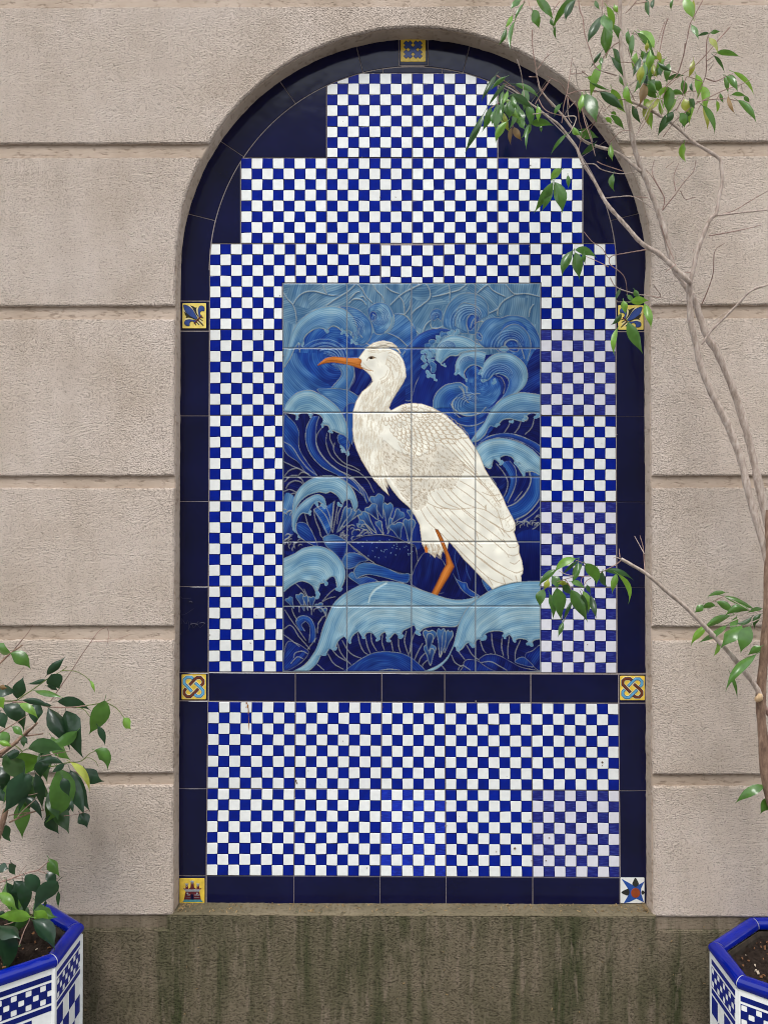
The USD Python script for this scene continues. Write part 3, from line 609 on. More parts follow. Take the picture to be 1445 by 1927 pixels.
def line(k, pts, w=0.75, col=CREAM, h=.5, taper=True, mix=.72, bird=None, smooth=True):
    q = spline(C(k, pts), step=.4) if smooth else spline(C(k, pts), step=.4)
    wr = .68 * w * (np.minimum(1, .35 + 2.2 * np.minimum(np.linspace(0, 1, len(q)), np.linspace(1, 0, len(q)))) if taper else np.ones(len(q)))
    wr = wr * (.75 + .5 * nz(q / 8, 15))
    for dx, dy in BRUSH:
        p = q + wr[:, None] * [dx, dy]
        i = np.round((p[:, 0] - X0) / SX).astype(int); j = np.round((p[:, 1] - Y0) / SY).astype(int); ok = (i >= 0) & (i < NW) & (j >= 0) & (j < NH); i, j = i[ok], j[ok]
        MASKS.append((j, i))
    jj, ii = np.concatenate([m[0] for m in MASKS]), np.concatenate([m[1] for m in MASKS]); MASKS.clear()
    key_ = np.unique(jj * NW + ii); jj, ii = key_ // NW, key_ % NW
    COL[jj, ii] = COL[jj, ii] * (1 - mix) + np.asarray(col, float) * mix; HGT[jj, ii] = np.maximum(HGT[jj, ii], 0) * .4 + h if h > 0 else HGT[jj, ii] + h
MASKS = []
def curl(k, x, y, r, cs=(PALE, PALL, PALD)):
    """A drop of foam with a curled rim."""
    a = np.linspace(0, 2 * math.pi, 14)[:-1]; rr = r * (1 + .35 * np.sin(a * 2 + x) + .2 * np.sin(a * 3 + y))
    fill(C(k, np.column_stack([x + rr * np.cos(a), y + rr * np.sin(a)])), cs, amp=.5, edge=.7, cedge=(158, 182, 188), relief=.8)
def arcs(k, x, y, r, n, seed):
    g = np.random.default_rng(seed)
    for _ in range(n):
        cx_, cy_, rr, a = x + g.uniform(-r, r), y + g.uniform(-r * .5, r * .5), g.uniform(18, 42), g.uniform(3.4, 5.0)
        line(k, [(cx_ + rr * math.cos(a + b), cy_ + rr * math.sin(a + b)) for b in np.linspace(-1.1, 1.1, 6)], .7)
SKY3, PALE3, MID3, BLU3, DEEP3, NAVY3 = (SKYC, SKYL, SKYD), (PALE, PALL, PALD), (MID, MIDL, MIDD), (BLU, BLUL, BLUD), (DEEP, DEEPL, DEEPD), (NAVY, NAVL, NAVD)
# ground colours
fill([(500, 500), (1050, 500), (1050, 760), (500, 760)], SKY3, ang=8, smooth=False, edge=0)
fill([(500, 690), (1050, 660), (1050, 1300), (500, 1300)], DEEP3, NAVY3, ((774, 760), (774, 900)), centre=(640, 640), amp=.6, smooth=False, edge=0)
# strokes of the sky in cells
rs = np.random.default_rng(3)
for (cx_, cy_, w_, h_, an) in ((556, 560, 40, 50, 75), (600, 552, 60, 30, 20), (640, 560, 60, 40, 62), (740, 556, 60, 40, 5), (800, 560, 40, 60, 30), (830, 545, 60, 30, 85), (880, 545, 60, 30, 70), (925, 560, 50, 45, 130), (985, 565, 50, 50, 5), (980, 540, 60, 20, 10)):
    a = np.linspace(0, 6.28, 12)[:-1]; fill(np.column_stack([cx_ + w_ * np.cos(a), cy_ + h_ * np.sin(a)]), SKY3, ang=an, edge=0, pitch=4)
for k, L in ((1, [[(75, 170), (120, 240), (175, 300), (205, 390), (210, 490)], [(175, 290), (230, 210), (300, 165), (390, 155), (480, 175), (560, 195), (650, 195)], [(520, 305), (600, 250), (690, 195), (760, 150), (820, 90)], [(850, 80), (900, 140), (940, 210), (990, 260), (1000, 270)],
                [(1010, 85), (1050, 150), (1100, 200), (1130, 260)], [(1150, 110), (1200, 150), (1280, 180)], [(1190, 300), (1270, 220), (1350, 160), (1445, 120)], [(1280, 200), (1330, 280), (1340, 400)], [(1340, 400), (1390, 330), (1400, 240)], [(490, 90), (510, 150), (530, 180)],
                [(760, 280), (800, 240), (850, 235), (900, 250), (940, 300)], [(765, 240), (830, 170), (870, 160)], [(880, 215), (910, 210), (935, 250)]]),
             (2, [[(0, 140), (60, 110), (130, 80)], [(180, 80), (215, 150), (210, 230), (130, 300), (60, 350), (20, 400)], [(240, 215), (330, 195), (420, 170), (520, 140), (600, 80)], [(410, 80), (425, 160), (420, 240)], [(700, 180), (780, 110), (820, 85)], [(820, 85), (880, 150), (1000, 210)],
                [(1010, 85), (1060, 150), (1110, 185), (1220, 180), (1365, 210)], [(830, 385), (920, 340), (980, 260), (1100, 190)], [(930, 340), (922, 380), (925, 410)], [(140, 590), (170, 510), (220, 460)], [(0, 480), (50, 545), (100, 600)], [(1250, 420), (1265, 340), (1300, 290)]])):
    for q in L:
        for o_, m_ in ((9, .5), (16, .3)): line(k, np.asarray(q, float) + [o_ * .6, o_], 1.5, (46, 84, 122), .05, mix=m_)
        line(k, q, .9, (166, 172, 164))
# upper left waves
fill(C(1, [(1000, 600), (1150, 560), (1235, 395), (1330, 400), (1405, 470), (1460, 560), (1480, 900), (1460, 1500), (800, 1500), (860, 720)]), MID3, BLU3, (C(1, (1200, 500)), C(1, (1250, 1000))), ang=52, edge=0)
fill(C(1, [(1300, 900), (1460, 700), (1480, 1460), (1200, 1460), (1180, 1300)]), BLU3, DEEP3, (C(1, (1400, 800)), C(1, (1250, 1350))), ang=50, edge=0)
line(1, [(1240, 390), (1330, 400), (1400, 465), (1445, 545)]); line(1, [(1160, 590), (1270, 640), (1360, 720), (1420, 800)], .6); line(1, [(1320, 820), (1380, 740), (1430, 680)], .7)
fill(C(1, [(80, 960), (150, 760), (260, 620), (480, 530), (700, 560), (870, 720), (1010, 860), (1010, 1100), (870, 1260), (430, 1210), (80, 1360)]), BLU3, DEEP3, (C(1, (600, 800)), C(1, (950, 1150))), centre=C(1, (640, 800)), edge=0)
fill(C(1, [(80, 930), (200, 800), (260, 900), (420, 1060), (580, 1160), (400, 1210), (80, 1380)]), MID3, BLU3, (C(1, (90, 1100)), C(1, (420, 900))), centre=C(1, (620, 700)), edge=0)
ribbon(C(1, [(630, 925), (680, 1000), (665, 1060), (575, 1165)]), C(1, [(800, 925), (820, 1010), (800, 1090), (755, 1185)]), MID3)
fill(C(1, [(820, 940), (930, 960), (1010, 1020), (990, 1110), (860, 1250), (765, 1190), (815, 1080)]), DEEP3, amp=.9, ang=28, edge=1)
fill(C(1, [(650, 320), (740, 310), (850, 340), (930, 400), (990, 480), (1005, 560), (985, 650), (930, 712), (870, 716), (815, 690), (840, 560), (800, 430)]), MID3, centre=C(1, (825, 570)))
fill(C(1, [(950, 360), (980, 310), (1040, 275), (1110, 270), (1180, 310), (1225, 400), (1220, 490), (1180, 560), (1120, 602), (1040, 602), (1010, 540), (980, 450)]), MID3, PALE3, (C(1, (1000, 420)), C(1, (1200, 330))), centre=C(1, (1025, 420)))
fill(C(1, [(975, 400), (1000, 365), (1040, 380), (1050, 430), (1020, 470), (985, 450)]), BLU3, edge=.8); line(1, [(1000, 470), (1030, 450), (1035, 415), (1010, 395)], .8)
ribbon(C(1, [(1230, 400), (1225, 500), (1180, 570), (1130, 600)]), C(1, [(1205, 430), (1200, 500), (1170, 550), (1130, 585)]), PALE3, pitch=3)
ribbon(C(1, [(80, 950), (100, 850), (140, 690), (180, 560), (250, 460), (350, 380), (460, 330), (570, 312), (650, 322), (720, 350), (790, 410), (830, 480), (850, 560), (845, 640), (812, 692)]),
       C(1, [(84, 952), (150, 850), (200, 740), (245, 700), (280, 725), (290, 650), (340, 590), (420, 545), (495, 550), (530, 590), (545, 550), (590, 520), (640, 535), (690, 575), (740, 560), (795, 600), (805, 670)]), PALE3, MID3)
for x, y, r in ((528, 574, 20), (274, 714, 18), (238, 705, 12), (700, 585, 22), (690, 560, 14), (735, 610, 16), (790, 680, 20), (830, 700, 18)): curl(1, x, y, r)
line(1, [(235, 700), (240, 740), (245, 790)], .7); line(1, [(900, 640), (860, 590), (870, 540)], .5)
# lower left pair
fill(C(1, [(430, 1195), (520, 1172), (640, 1172), (750, 1190), (850, 1250), (880, 1330), (880, 1560), (700, 1560), (640, 1380)]), MID3, BLU3, (C(1, (600, 1190)), C(1, (860, 1480))), centre=C(1, (560, 1560)))
fill(C(3, [(690, 40), (760, -60), (860, -40), (820, 160), (800, 330), (770, 430), (740, 440), (700, 300)]), BLU3, ang=5, edge=1)
fill(C(3, [(80, -10), (470, -30), (620, 120), (760, 330), (1020, 720), (1020, 900), (840, 1010), (420, 720), (80, 640)]), NAVY3, amp=.7, centre=C(3, (900, 100)), edge=0)
fill(C(3, [(80, 70), (140, 90), (205, 160), (238, 240), (235, 320), (250, 430), (330, 560), (430, 700), (330, 690), (230, 560), (80, 420)]), BLU3, DEEP3, (C(3, (90, 150)), C(3, (330, 600))), ang=140)
ribbon(C(3, [(370, 80), (320, 180), (305, 300), (330, 420), (400, 530), (500, 620), (640, 690), (780, 800), (900, 900), (945, 980)]), C(3, [(450, 80), (425, 150), (415, 260), (425, 370), (480, 480), (570, 575), (690, 660), (840, 760), (930, 860), (975, 960)]), BLU3, DEEP3)
for q in ([(480, 190), (430, 260), (415, 350), (450, 450), (540, 560), (650, 640), (760, 690), (840, 760), (900, 850), (940, 960)], [(530, 250), (520, 350), (560, 470), (640, 560), (760, 620), (860, 660), (950, 740), (1000, 830), (1020, 870)], [(610, 350), (600, 430), (650, 510), (720, 570), (800, 600), (870, 640)],
          [(80, 340), (170, 400), (240, 510), (330, 620), (420, 690)], [(80, 550), (180, 600), (230, 620)], [(650, 700), (760, 720), (850, 800), (900, 900)], [(570, 200), (560, 300), (600, 400)]): line(3, q, .75)
ribbon(C(3, [(80, 0), (120, -80), (200, -160), (290, -195), (370, -195), (450, -160), (560, -90), (640, -20), (690, 55), (725, 130), (745, 220), (748, 305)]),
       C(3, [(84, 30), (130, 40), (200, 60), (220, 100), (240, 50), (320, 40), (350, 75), (375, 40), (450, 60), (490, 110), (480, 160), (540, 175), (565, 235), (590, 225), (650, 250), (700, 270), (746, 303)]), PALE3)
for x, y, r in ((218, 90, 18), (362, 66, 18), (483, 172, 16), (566, 232, 20), (690, 405, 26), (735, 450, 30), (690, 440, 14)): curl(3, x, y, r)
fill(C(3, [(640, 280), (680, 260), (740, 300), (770, 380), (735, 450), (700, 400), (650, 350)]), BLU3, ang=60)
for q in ([(85, 700), (140, 640), (220, 620), (300, 660), (360, 700)], [(100, 830), (130, 780), (190, 750), (250, 760), (280, 790)], [(80, 860), (140, 840), (210, 870)], [(80, 920), (150, 890), (210, 875)], [(235, 690), (270, 660), (340, 680)], [(85, 760), (150, 700), (230, 690)], [(200, 700), (260, 730), (290, 780)], [(90, 950), (150, 960), (180, 1000)], [(80, 1010), (140, 1030), (160, 1080)]): line(3, q, 1.1)
fill(C(3, [(80, 930), (170, 900), (200, 1000), (170, 1200), (220, 1330), (330, 1420), (80, 1500)]), MID3, DEEP3, (C(3, (90, 1000)), C(3, (250, 1400))), ang=25, amp=1.2, edge=0)
arcs(3, 150, 1360, 90, 12, 4); arcs(3, 130, 1100, 50, 6, 6)
# upper right
ribbon(C(2, [(-40, 760), (20, 690), (100, 610), (200, 560), (300, 540), (420, 552), (440, 580)]), C(2, [(-40, 1300), (20, 1290), (70, 1120), (150, 960), (190, 760), (320, 640), (430, 600)]), BLU3, DEEP3)
fill(C(2, [(10, 1320), (100, 1060), (150, 930), (280, 840), (520, 850), (640, 1000), (600, 1120), (400, 1130), (290, 1200), (250, 1360), (20, 1345)]), DEEP3, amp=.45, ang=20, edge=0)
fill(C(2, [(360, 530), (355, 430), (390, 320), (450, 240), (530, 185), (620, 170), (720, 190), (790, 240), (828, 320), (820, 420), (740, 470), (700, 600), (600, 600), (520, 590)]), SKY3, MID3, (C(2, (650, 200)), C(2, (600, 520))), centre=C(2, (655, 440)))
ribbon(C(2, [(480, 520), (482, 420), (512, 320), (562, 275), (620, 282), (700, 312), (748, 372), (742, 440)]), C(2, [(620, 590), (600, 510), (606, 440), (640, 400), (690, 394), (720, 405), (735, 425), (740, 442)]), SKY3, MID3)
fill(C(2, [(606, 530), (604, 460), (640, 402), (690, 398), (735, 440), (700, 500), (640, 570)]), BLU3, ang=30, edge=.8); line(2, [(640, 540), (660, 470), (690, 440), (680, 500)], .6); line(2, [(700, 480), (760, 470), (790, 500)], .8)
fill(C(2, [(225, 450), (215, 400), (245, 350), (290, 335), (335, 355), (350, 410), (330, 470), (300, 440), (270, 460)]), MID3, centre=C(2, (280, 415))); line(2, [(255, 460), (250, 410), (285, 395), (300, 425)], .9); line(2, [(225, 460), (230, 530), (290, 545), (350, 520)], .7)
fill(C(2, [(740, 520), (800, 450), (880, 425), (960, 430), (1020, 410), (1110, 405), (1210, 430), (1290, 500), (1345, 590), (1375, 700), (1375, 1000), (1240, 1240), (1150, 1000), (900, 760), (790, 750), (690, 640)]), MID3, BLU3, (C(2, (1100, 430)), C(2, (1300, 1000))), centre=C(2, (1090, 740)))
fill(C(2, [(1240, 900), (1375, 760), (1380, 1260), (1190, 1240)]), DEEP3, ang=60, edge=0)
ribbon(C(2, [(960, 560), (1000, 495), (1100, 462), (1190, 500), (1240, 560)]), C(2, [(975, 575), (1020, 520), (1100, 490), (1180, 525), (1215, 575)]), BLU3, edges='')
ribbon(C(2, [(925, 690), (955, 590), (1010, 530), (1080, 500), (1150, 510), (1220, 570), (1260, 650), (1270, 750), (1235, 880)]), C(2, [(1000, 740), (1000, 690), (1050, 660), (1110, 668), (1150, 700), (1170, 740), (1175, 770), (1185, 800), (1200, 860)]), MID3, BLU3)
fill(C(2, [(1000, 735), (1010, 690), (1060, 660), (1120, 675), (1150, 730), (1130, 790), (1060, 780)]), BLU3, centre=C(2, (1080, 720)), edge=1.2)
fill(C(2, [(940, 770), (960, 735), (1010, 725), (1040, 760), (1000, 790)]), PALE3, amp=.4)
fill(C(2, [(690, 640), (700, 590), (740, 590), (765, 630), (750, 675), (715, 665)]), MID3, centre=C(2, (720, 630))); curl(2, 735, 615, 20, BLU3)
fill(C(2, [(600, 1090), (590, 1000), (690, 930), (790, 1090), (870, 1040), (950, 1110), (940, 1250), (800, 1400), (650, 1470), (480, 1420), (450, 1320), (500, 1270)]), BLU3, MID3, (C(2, (700, 1000)), C(2, (650, 1420))), centre=C(2, (760, 1110)), edge=0)
ribbon(C(2, [(250, 1400), (250, 1300), (290, 1210), (370, 1140), (440, 1120), (530, 1110), (610, 1160)]), C(2, [(500, 1460), (458, 1390), (450, 1320), (500, 1270), (560, 1285), (600, 1310), (625, 1320)]), MID3, BLU3)
fill(C(2, [(250, 1400), (450, 1380), (520, 1480), (700, 1480), (560, 1560), (300, 1560)]), BLU3, centre=C(2, (640, 1200)), edge=0); line(2, [(455, 1330), (470, 1400), (520, 1470), (620, 1500), (740, 1450)], .9)
for q in ([(520, 1150), (560, 1200), (580, 1260), (610, 1320)], [(560, 1130), (600, 1170), (610, 1230), (740, 1225)], [(545, 1150), (570, 1210), (560, 1290)], [(580, 1240), (640, 1260), (610, 1300)]): line(2, q, .9)
ribbon(C(2, [(740, 1000), (785, 905), (860, 830), (960, 800), (1060, 810), (1160, 870), (1220, 950), (1237, 1050), (1200, 1150), (1100, 1240), (950, 1350), (770, 1450)]), C(2, [(780, 1100), (830, 1080), (880, 1030), (940, 1020), (1000, 1045), (1035, 1080), (1040, 1130), (1025, 1180), (1000, 1230), (950, 1290), (860, 1370), (720, 1450)]), PALE3, BLU3)
ribbon(C(2, [(915, 1040), (965, 1060), (1000, 1140), (985, 1230)]), C(2, [(930, 1080), (960, 1130), (965, 1180), (950, 1240)]), DEEP3, edges='a')
ribbon(C(2, [(480, 990), (490, 900), (540, 820), (620, 790), (720, 780), (800, 800)]), C(2, [(600, 1090), (575, 1020), (590, 980), (640, 935), (700, 930), (765, 960)]), PALE3, MID3)
ribbon(C(2, [(270, 870), (290, 750), (350, 660), (430, 620), (520, 622), (620, 650), (720, 710), (790, 750)]), C(2, [(375, 945), (330, 920), (365, 880), (430, 830), (500, 830), (540, 800), (620, 780), (700, 768)]), PALE3)
for x, y, r in ((230, 700, 40), (200, 745, 42), (245, 765, 32), (165, 785, 34), (212, 830, 30), (222, 882, 26), (150, 860, 32), (250, 945, 44), (300, 650, 32), (360, 605, 36), (430, 588, 30), (500, 585, 30), (270, 1075, 20), (160, 940, 28), (200, 1020, 32), (240, 1040, 28), (500, 1000, 26), (775, 1090, 20), (890, 1100, 24), (745, 1000, 22), (595, 1085, 14), (370, 930, 16)): curl(2, x, y, r, MID3 if r > 34 else PALE3)
# right side
fill(C(4, [(430, 130), (700, 60), (830, 20), (1000, 0), (1380, 0), (1380, 700), (700, 420), (620, 290)]), BLU3, DEEP3, (C(4, (560, 150)), C(4, (1000, 250))), centre=C(4, (620, -140)), edge=0)
for q in ([(480, 10), (560, 60), (640, 70), (740, 40), (800, -20)], [(500, 150), (600, 175), (700, 165), (780, 130)], [(430, -60), (470, 0), (540, 40), (620, 40)]): line(4, q, .9)
fill(C(4, [(830, 300), (880, 200), (1000, 110), (1200, 80), (1375, 60), (1375, 400), (1200, 300), (1040, 250)]), NAVY3, amp=.6, centre=C(4, (1200, 420)), edge=0)
for q in ([(990, 250), (1030, 190), (1050, 150)], [(1100, 250), (1140, 200), (1165, 140)], [(1210, 265), (1280, 190), (1305, 100)]): line(4, q, .8)
ribbon(C(4, [(640, 335), (700, 250), (780, 150), (830, 55), (880, -20), (960, -100), (1060, -150), (1170, -175), (1280, -165), (1375, -150)]), C(4, [(650, 345), (720, 330), (790, 270), (840, 180), (900, 185), (935, 155), (980, 112), (1050, 100), (1110, 112), (1190, 125), (1235, 60), (1300, 40), (1375, 85)]), PALE3, MID3)
for x, y, r in ((920, 165, 22), (1070, 130, 20), (1210, 95, 30), (1335, 75, 26)): curl(4, x, y, r)
line(4, [(1195, 110), (1225, 120), (1240, 90), (1215, 75)], .8)
ribbon(C(4, [(690, 400), (800, 300), (920, 260), (1040, 253), (1160, 280), (1280, 330), (1375, 385)]), C(4, [(700, 425), (800, 345), (920, 300), (1040, 300), (1160, 340), (1280, 400), (1375, 480)]), BLU3, DEEP3)
fill(C(4, [(790, 590), (900, 500), (1020, 470), (1140, 560), (1270, 640), (1375, 660), (1375, 1000), (1200, 1200), (1060, 1100), (930, 830)]), NAVY3, DEEP3, (C(4, (900, 600)), C(4, (1300, 1000))), centre=C(4, (820, 600)), amp=.8, edge=0)
ribbon(C(4, [(1375, 690), (1372, 800), (1360, 930), (1300, 1030), (1200, 1120), (1090, 1165)]), C(4, [(1258, 655), (1270, 740), (1245, 830), (1190, 910), (1110, 985), (1020, 1022)]), BLU3)
ribbon(C(4, [(960, 560), (1020, 640), (1060, 740), (1040, 860), (1000, 950)]), C(4, [(1050, 540), (1110, 620), (1120, 720), (1100, 830), (1030, 980)]), BLU3, DEEP3, edges='b')
for q in ([(910, 570), (990, 670), (1030, 770), (1010, 870), (975, 930)], [(1250, 660), (1268, 760), (1210, 880), (1110, 980), (1020, 1022)], [(1375, 930), (1250, 1080), (1120, 1150)], [(1375, 1010), (1290, 1100), (1140, 1200), (1110, 1215)], [(860, 720), (910, 790)], [(1110, 1345), (1200, 1300), (1300, 1250), (1375, 1190)], [(1180, 860), (1100, 960)]): line(4, q, .8)
ribbon(C(4, [(690, 415), (760, 350), (850, 315), (960, 303), (1070, 320), (1180, 360), (1290, 430), (1375, 515)]), C(4, [(790, 600), (850, 620), (885, 525), (960, 575), (950, 510), (1010, 485), (1080, 510), (1115, 575), (1190, 690), (1215, 660), (1290, 655), (1375, 695)]), PALE3)
for x, y, r in ((850, 600, 14), (965, 560, 22), (1125, 575, 24), (1193, 675, 24), (1150, 570, 16)): curl(4, x, y, r)
arcs(4, 1260, 1180, 110, 14, 9)
# sea plants, lower left
fill(C(3, [(200, 1000), (420, 930), (640, 960), (800, 1000), (1000, 1020), (1445, 1080), (1445, 1480), (80, 1480), (180, 1300)]), NAVY3, DEEP3, (C(3, (600, 1000)), C(3, (1000, 1300))), ang=10, amp=.6, edge=0)
ribbon(C(3, [(170, 1190), (165, 1080), (190, 930), (240, 830), (330, 750), (440, 705), (560, 695), (660, 720), (750, 780), (810, 860), (840, 940), (850, 1010), (815, 1075)]), C(3, [(215, 1150), (205, 1060), (240, 980), (300, 920), (370, 885), (450, 868), (520, 880), (570, 865), (640, 910), (690, 985), (710, 960), (770, 950), (805, 1040)]), PALE3)
ribbon(C(3, [(390, 1050), (440, 1020), (500, 1000), (530, 1020)]), C(3, [(540, 1330), (580, 1240), (590, 1140), (600, 970)]), BLU3, edges='ab')
for q in ([(390, 1050), (470, 1170), (540, 1320)], [(390, 1060), (410, 1160), (450, 1260), (470, 1330), (550, 1400)], [(420, 1010), (520, 1120), (590, 1290)], [(520, 1020), (560, 1120), (575, 1230)], [(610, 960), (590, 1100), (575, 1240)], [(640, 1010), (620, 1130), (590, 1290)], [(700, 990), (650, 1090), (635, 1200)], [(640, 1280), (720, 1180), (800, 1090)], [(300, 1100), (340, 1230), (430, 1420)]): line(3, q, .9)
ribbon(C(3, [(170, 1265), (168, 1150), (210, 1050), (290, 960), (370, 910), (440, 893), (500, 930), (522, 1010)]), C(3, [(250, 1330), (205, 1240), (222, 1150), (270, 1090), (345, 1095), (352, 1050), (420, 965), (512, 1015)]), PALE3, MID3)
for x, y, r in ((350, 1085, 20), (420, 985, 24), (490, 1010, 24), (248, 1322, 22), (660, 1000, 24)): curl(3, x, y, r)
fill(C(3, [(205, 1260), (215, 1195), (265, 1180), (325, 1205), (380, 1290), (430, 1430), (330, 1400), (240, 1330)]), BLU3, DEEP3, (C(3, (240, 1200)), C(3, (380, 1400))), ang=120)
def petal(k, b, t, w, cs=BLU3, ce=NAVY3):
    b, t = np.array(b, float), np.array(t, float); d = t - b; n_ = np.array([-d[1], d[0]]) / np.linalg.norm(d)
    pts = [b - n_ * w * .08, b + d * .5 - n_ * w * .3, b + d * .86 - n_ * w * .52, t - n_ * w * .34 + d * .03, t - n_ * w * .08 - d * .03, t + n_ * w * .22 + d * .04, b + d * .84 + n_ * w * .52, b + d * .5 + n_ * w * .3, b + n_ * w * .08]
    fill(C(k, pts), MID3, ce, (C(k, t), C(k, b + d * .25)), ang=math.degrees(math.atan2(d[1], d[0])) + 90, amp=.8, edge=1.3)
for b, t, w in (((660, 1270), (830, 1060), 90), ((640, 1280), (760, 1030), 90), ((1110, 1130), (1040, 900), 150), ((1160, 1240), (1170, 985), 110), ((1060, 1150), (975, 1010), 140), ((1040, 1290), (890, 1090), 110), ((1000, 1300), (860, 1180), 90), ((790, 1150), (880, 1060), 60), ((1165, 1300), (1215, 1140), 70), ((1210, 1190), (1310, 1070), 120), ((1290, 1350), (1245, 1195), 150), ((1390, 1390), (1390, 1150), 130), ((1420, 1150), (1395, 1050), 70), ((1120, 1310), (1060, 1170), 70)): petal(3, b, t, w)
arcs(3, 820, 1290, 150, 26, 12)
fill(C(3, [(770, 1420), (880, 1335), (1000, 1313), (1130, 1313), (1260, 1343), (1380, 1400), (1460, 1450), (1460, 1720), (1200, 1690), (1000, 1600)]), NAVY3, DEEP3, (C(3, (1150, 1600)), C(3, (1000, 1330))), amp=.35, ang=20)
g_ = np.random.default_rng(2)
for _ in range(46):
    x, y = g_.uniform(840, 1440), g_.uniform(1330, 1560)
    if y > 1335 + abs(x - 1080) * .22: line(3, [(x, y), (x + 4, y + 2)], .55, (150, 180, 205), .1)
fill(C(5, [(490, -20), (580, -52), (660, -30), (740, 20), (745, 60), (690, 235), (600, 140), (520, 70)]), MID3, DEEP3, (C(5, (520, 0)), C(5, (700, 120))), ang=95)
line(5, [(740, 30), (900, 160), (1020, 245)], 1.0)
fill(C(5, [(690, 250), (700, 190), (740, 145), (820, 140), (900, 170), (960, 220), (880, 240), (830, 285), (790, 305), (735, 310)]), MID3, DEEP3, (C(5, (720, 180)), C(5, (880, 250))), ang=100)
fill(C(5, [(750, 385), (800, 340), (850, 400), (950, 390), (1060, 440), (900, 480), (830, 450)]), MID3, DEEP3, (C(5, (800, 370)), C(5, (950, 450))), ang=60)
fill(C(5, [(810, 340), (830, 290), (880, 255), (960, 243), (1060, 265), (1180, 310), (1290, 358), (1392, 362), (1362, 455), (1180, 415), (1060, 385), (960, 370), (880, 390), (840, 412)]), MID3, BLU3, (C(5, (860, 270)), C(5, (1100, 400))), ang=98)
# wave at the left, with the dark below it
fill(C(5, [(70, 560), (300, 420), (640, 400), (720, 560), (520, 900), (400, 1200), (250, 1390), (70, 1390)]), NAVY3, amp=.6, centre=C(5, (480, 660)), edge=0)
arcs(5, 170, 60, 90, 10, 21)
for q in ([(290, 520), (330, 600), (380, 640)], [(480, 650), (560, 560), (640, 500)], [(480, 655), (540, 620), (620, 600)], [(200, 460), (270, 530), (310, 590)]): line(5, q, .6)
ribbon(C(5, [(80, 200), (190, 150), (280, 95), (390, 72), (480, 80), (570, 120), (640, 180), (700, 270), (722, 370), (702, 460), (655, 545)]), C(5, [(80, 550), (150, 490), (240, 442), (310, 447), (375, 485), (425, 560), (445, 470), (500, 455), (545, 405), (610, 400), (640, 535)]), PALE3)
for x, y, r in ((432, 580, 32), (515, 455, 26), (655, 525, 28)): curl(5, x, y, r)
for b, t, w in (((180, 720), (125, 610), 80), ((290, 740), (240, 570), 90), ((330, 740), (300, 590), 60), ((370, 730), (370, 600), 80), ((470, 760), (440, 670), 90), ((520, 800), (500, 720), 60)): petal(5, b, t, w)
ribbon(C(5, [(240, 950), (205, 860), (230, 815), (285, 798), (350, 820), (390, 880), (410, 960), (402, 1080)]), C(5, [(300, 960), (265, 900), (290, 870), (310, 860), (345, 900), (352, 960), (345, 1040), (340, 1080)]), BLU3, DEEP3)
fill(C(5, [(80, 1180), (120, 1070), (200, 1080), (290, 1130), (340, 1190), (250, 1300), (80, 1375)]), DEEP3, ang=40, amp=1.1)
for q in ([(80, 940), (140, 900), (190, 940), (230, 1010), (300, 1090), (350, 1150)], [(80, 1000), (150, 1050), (240, 1120)], [(90, 740), (160, 850), (240, 960), (310, 1060)], [(160, 720), (180, 780), (220, 850)], [(240, 760), (245, 700), (300, 690), (360, 720), (370, 790)], [(390, 760), (400, 730), (460, 720), (510, 770), (520, 820)], [(430, 980), (440, 880), (470, 840)], [(330, 1150), (420, 1030)], [(180, 1240), (200, 1190), (270, 1170), (330, 1200)], [(150, 1300), (220, 1230), (280, 1250)], [(440, 880), (480, 820), (510, 800)]): line(5, q, .8)
# dark between the legs and on the right of the tail
fill(C(6, [(20, 470), (40, 340), (100, 210), (170, 135), (300, 180), (380, 280), (400, 520), (250, 570)]), DEEP3, NAVY3, (C(6, (60, 280)), C(6, (260, 350))), ang=10, amp=.9, edge=1)
fill(C(6, [(380, 60), (480, 60), (640, 250), (860, 480), (760, 600), (640, 640), (380, 560), (300, 520), (400, 300)]), NAVY3, amp=.8, ang=20, edge=0)
for q in ([(490, 100), (475, 200), (500, 320), (530, 430)], [(590, 230), (600, 330), (640, 430)]): line(6, q, .6, (60, 90, 150))
fill(C(6, [(458, 360), (490, 410), (520, 430), (565, 450), (600, 455), (620, 510), (690, 560), (745, 600), (660, 605), (610, 580), (550, 530), (500, 450)]), BLU3, edge=1)
fill(C(6, [(755, 420), (830, 450), (900, 500), (825, 548)]), MID3, BLU3, (C(6, (770, 430)), C(6, (850, 500))), ang=60, edge=.8)
fill(C(6, [(1110, -20), (1380, -60), (1380, 460), (1150, 460)]), DEEP3, NAVY3, (C(6, (1250, -40)), C(6, (1250, 200))), amp=.3, ang=0, edge=0)
def curls(k, x, y, r, a0, turns, n, col, w=.55):
    for q in range(n):
        f_ = 1 - .16 * q; a = np.linspace(a0 + .12 * q, a0 + turns * 6.28, 16); rr = r * f_ * np.linspace(1, .34, 16)
        line(k, np.column_stack([x + rr * np.cos(a), y + rr * np.sin(a) * .9]), w, col, .25, mix=.5)
for k, x, y, r, a0, t in ((2, 655, 450, 250, 2.6, .62), (2, 1090, 720, 250, 2.8, .6), (2, 640, 1330, 210, 2.4, .6), (2, 980, 1060, 230, 3.0, .55), (1, 1060, 430, 140, -1.2, .8), (1, 800, 560, 170, -1.9, .6), (2, 285, 415, 62, 2.2, .8), (1, 560, 900, 330, -2.6, .55), (1, 560, 900, 260, -2.4, .5), (2, 640, 900, 130, 3.0, .4), (2, 440, 760, 160, 3.1, .4)):
    curls(k, x, y, r, a0, t, 5, (150, 180, 196)); curls(k, x + 4, y + 5, r * .93, a0, t, 5, (24, 58, 118), .5)
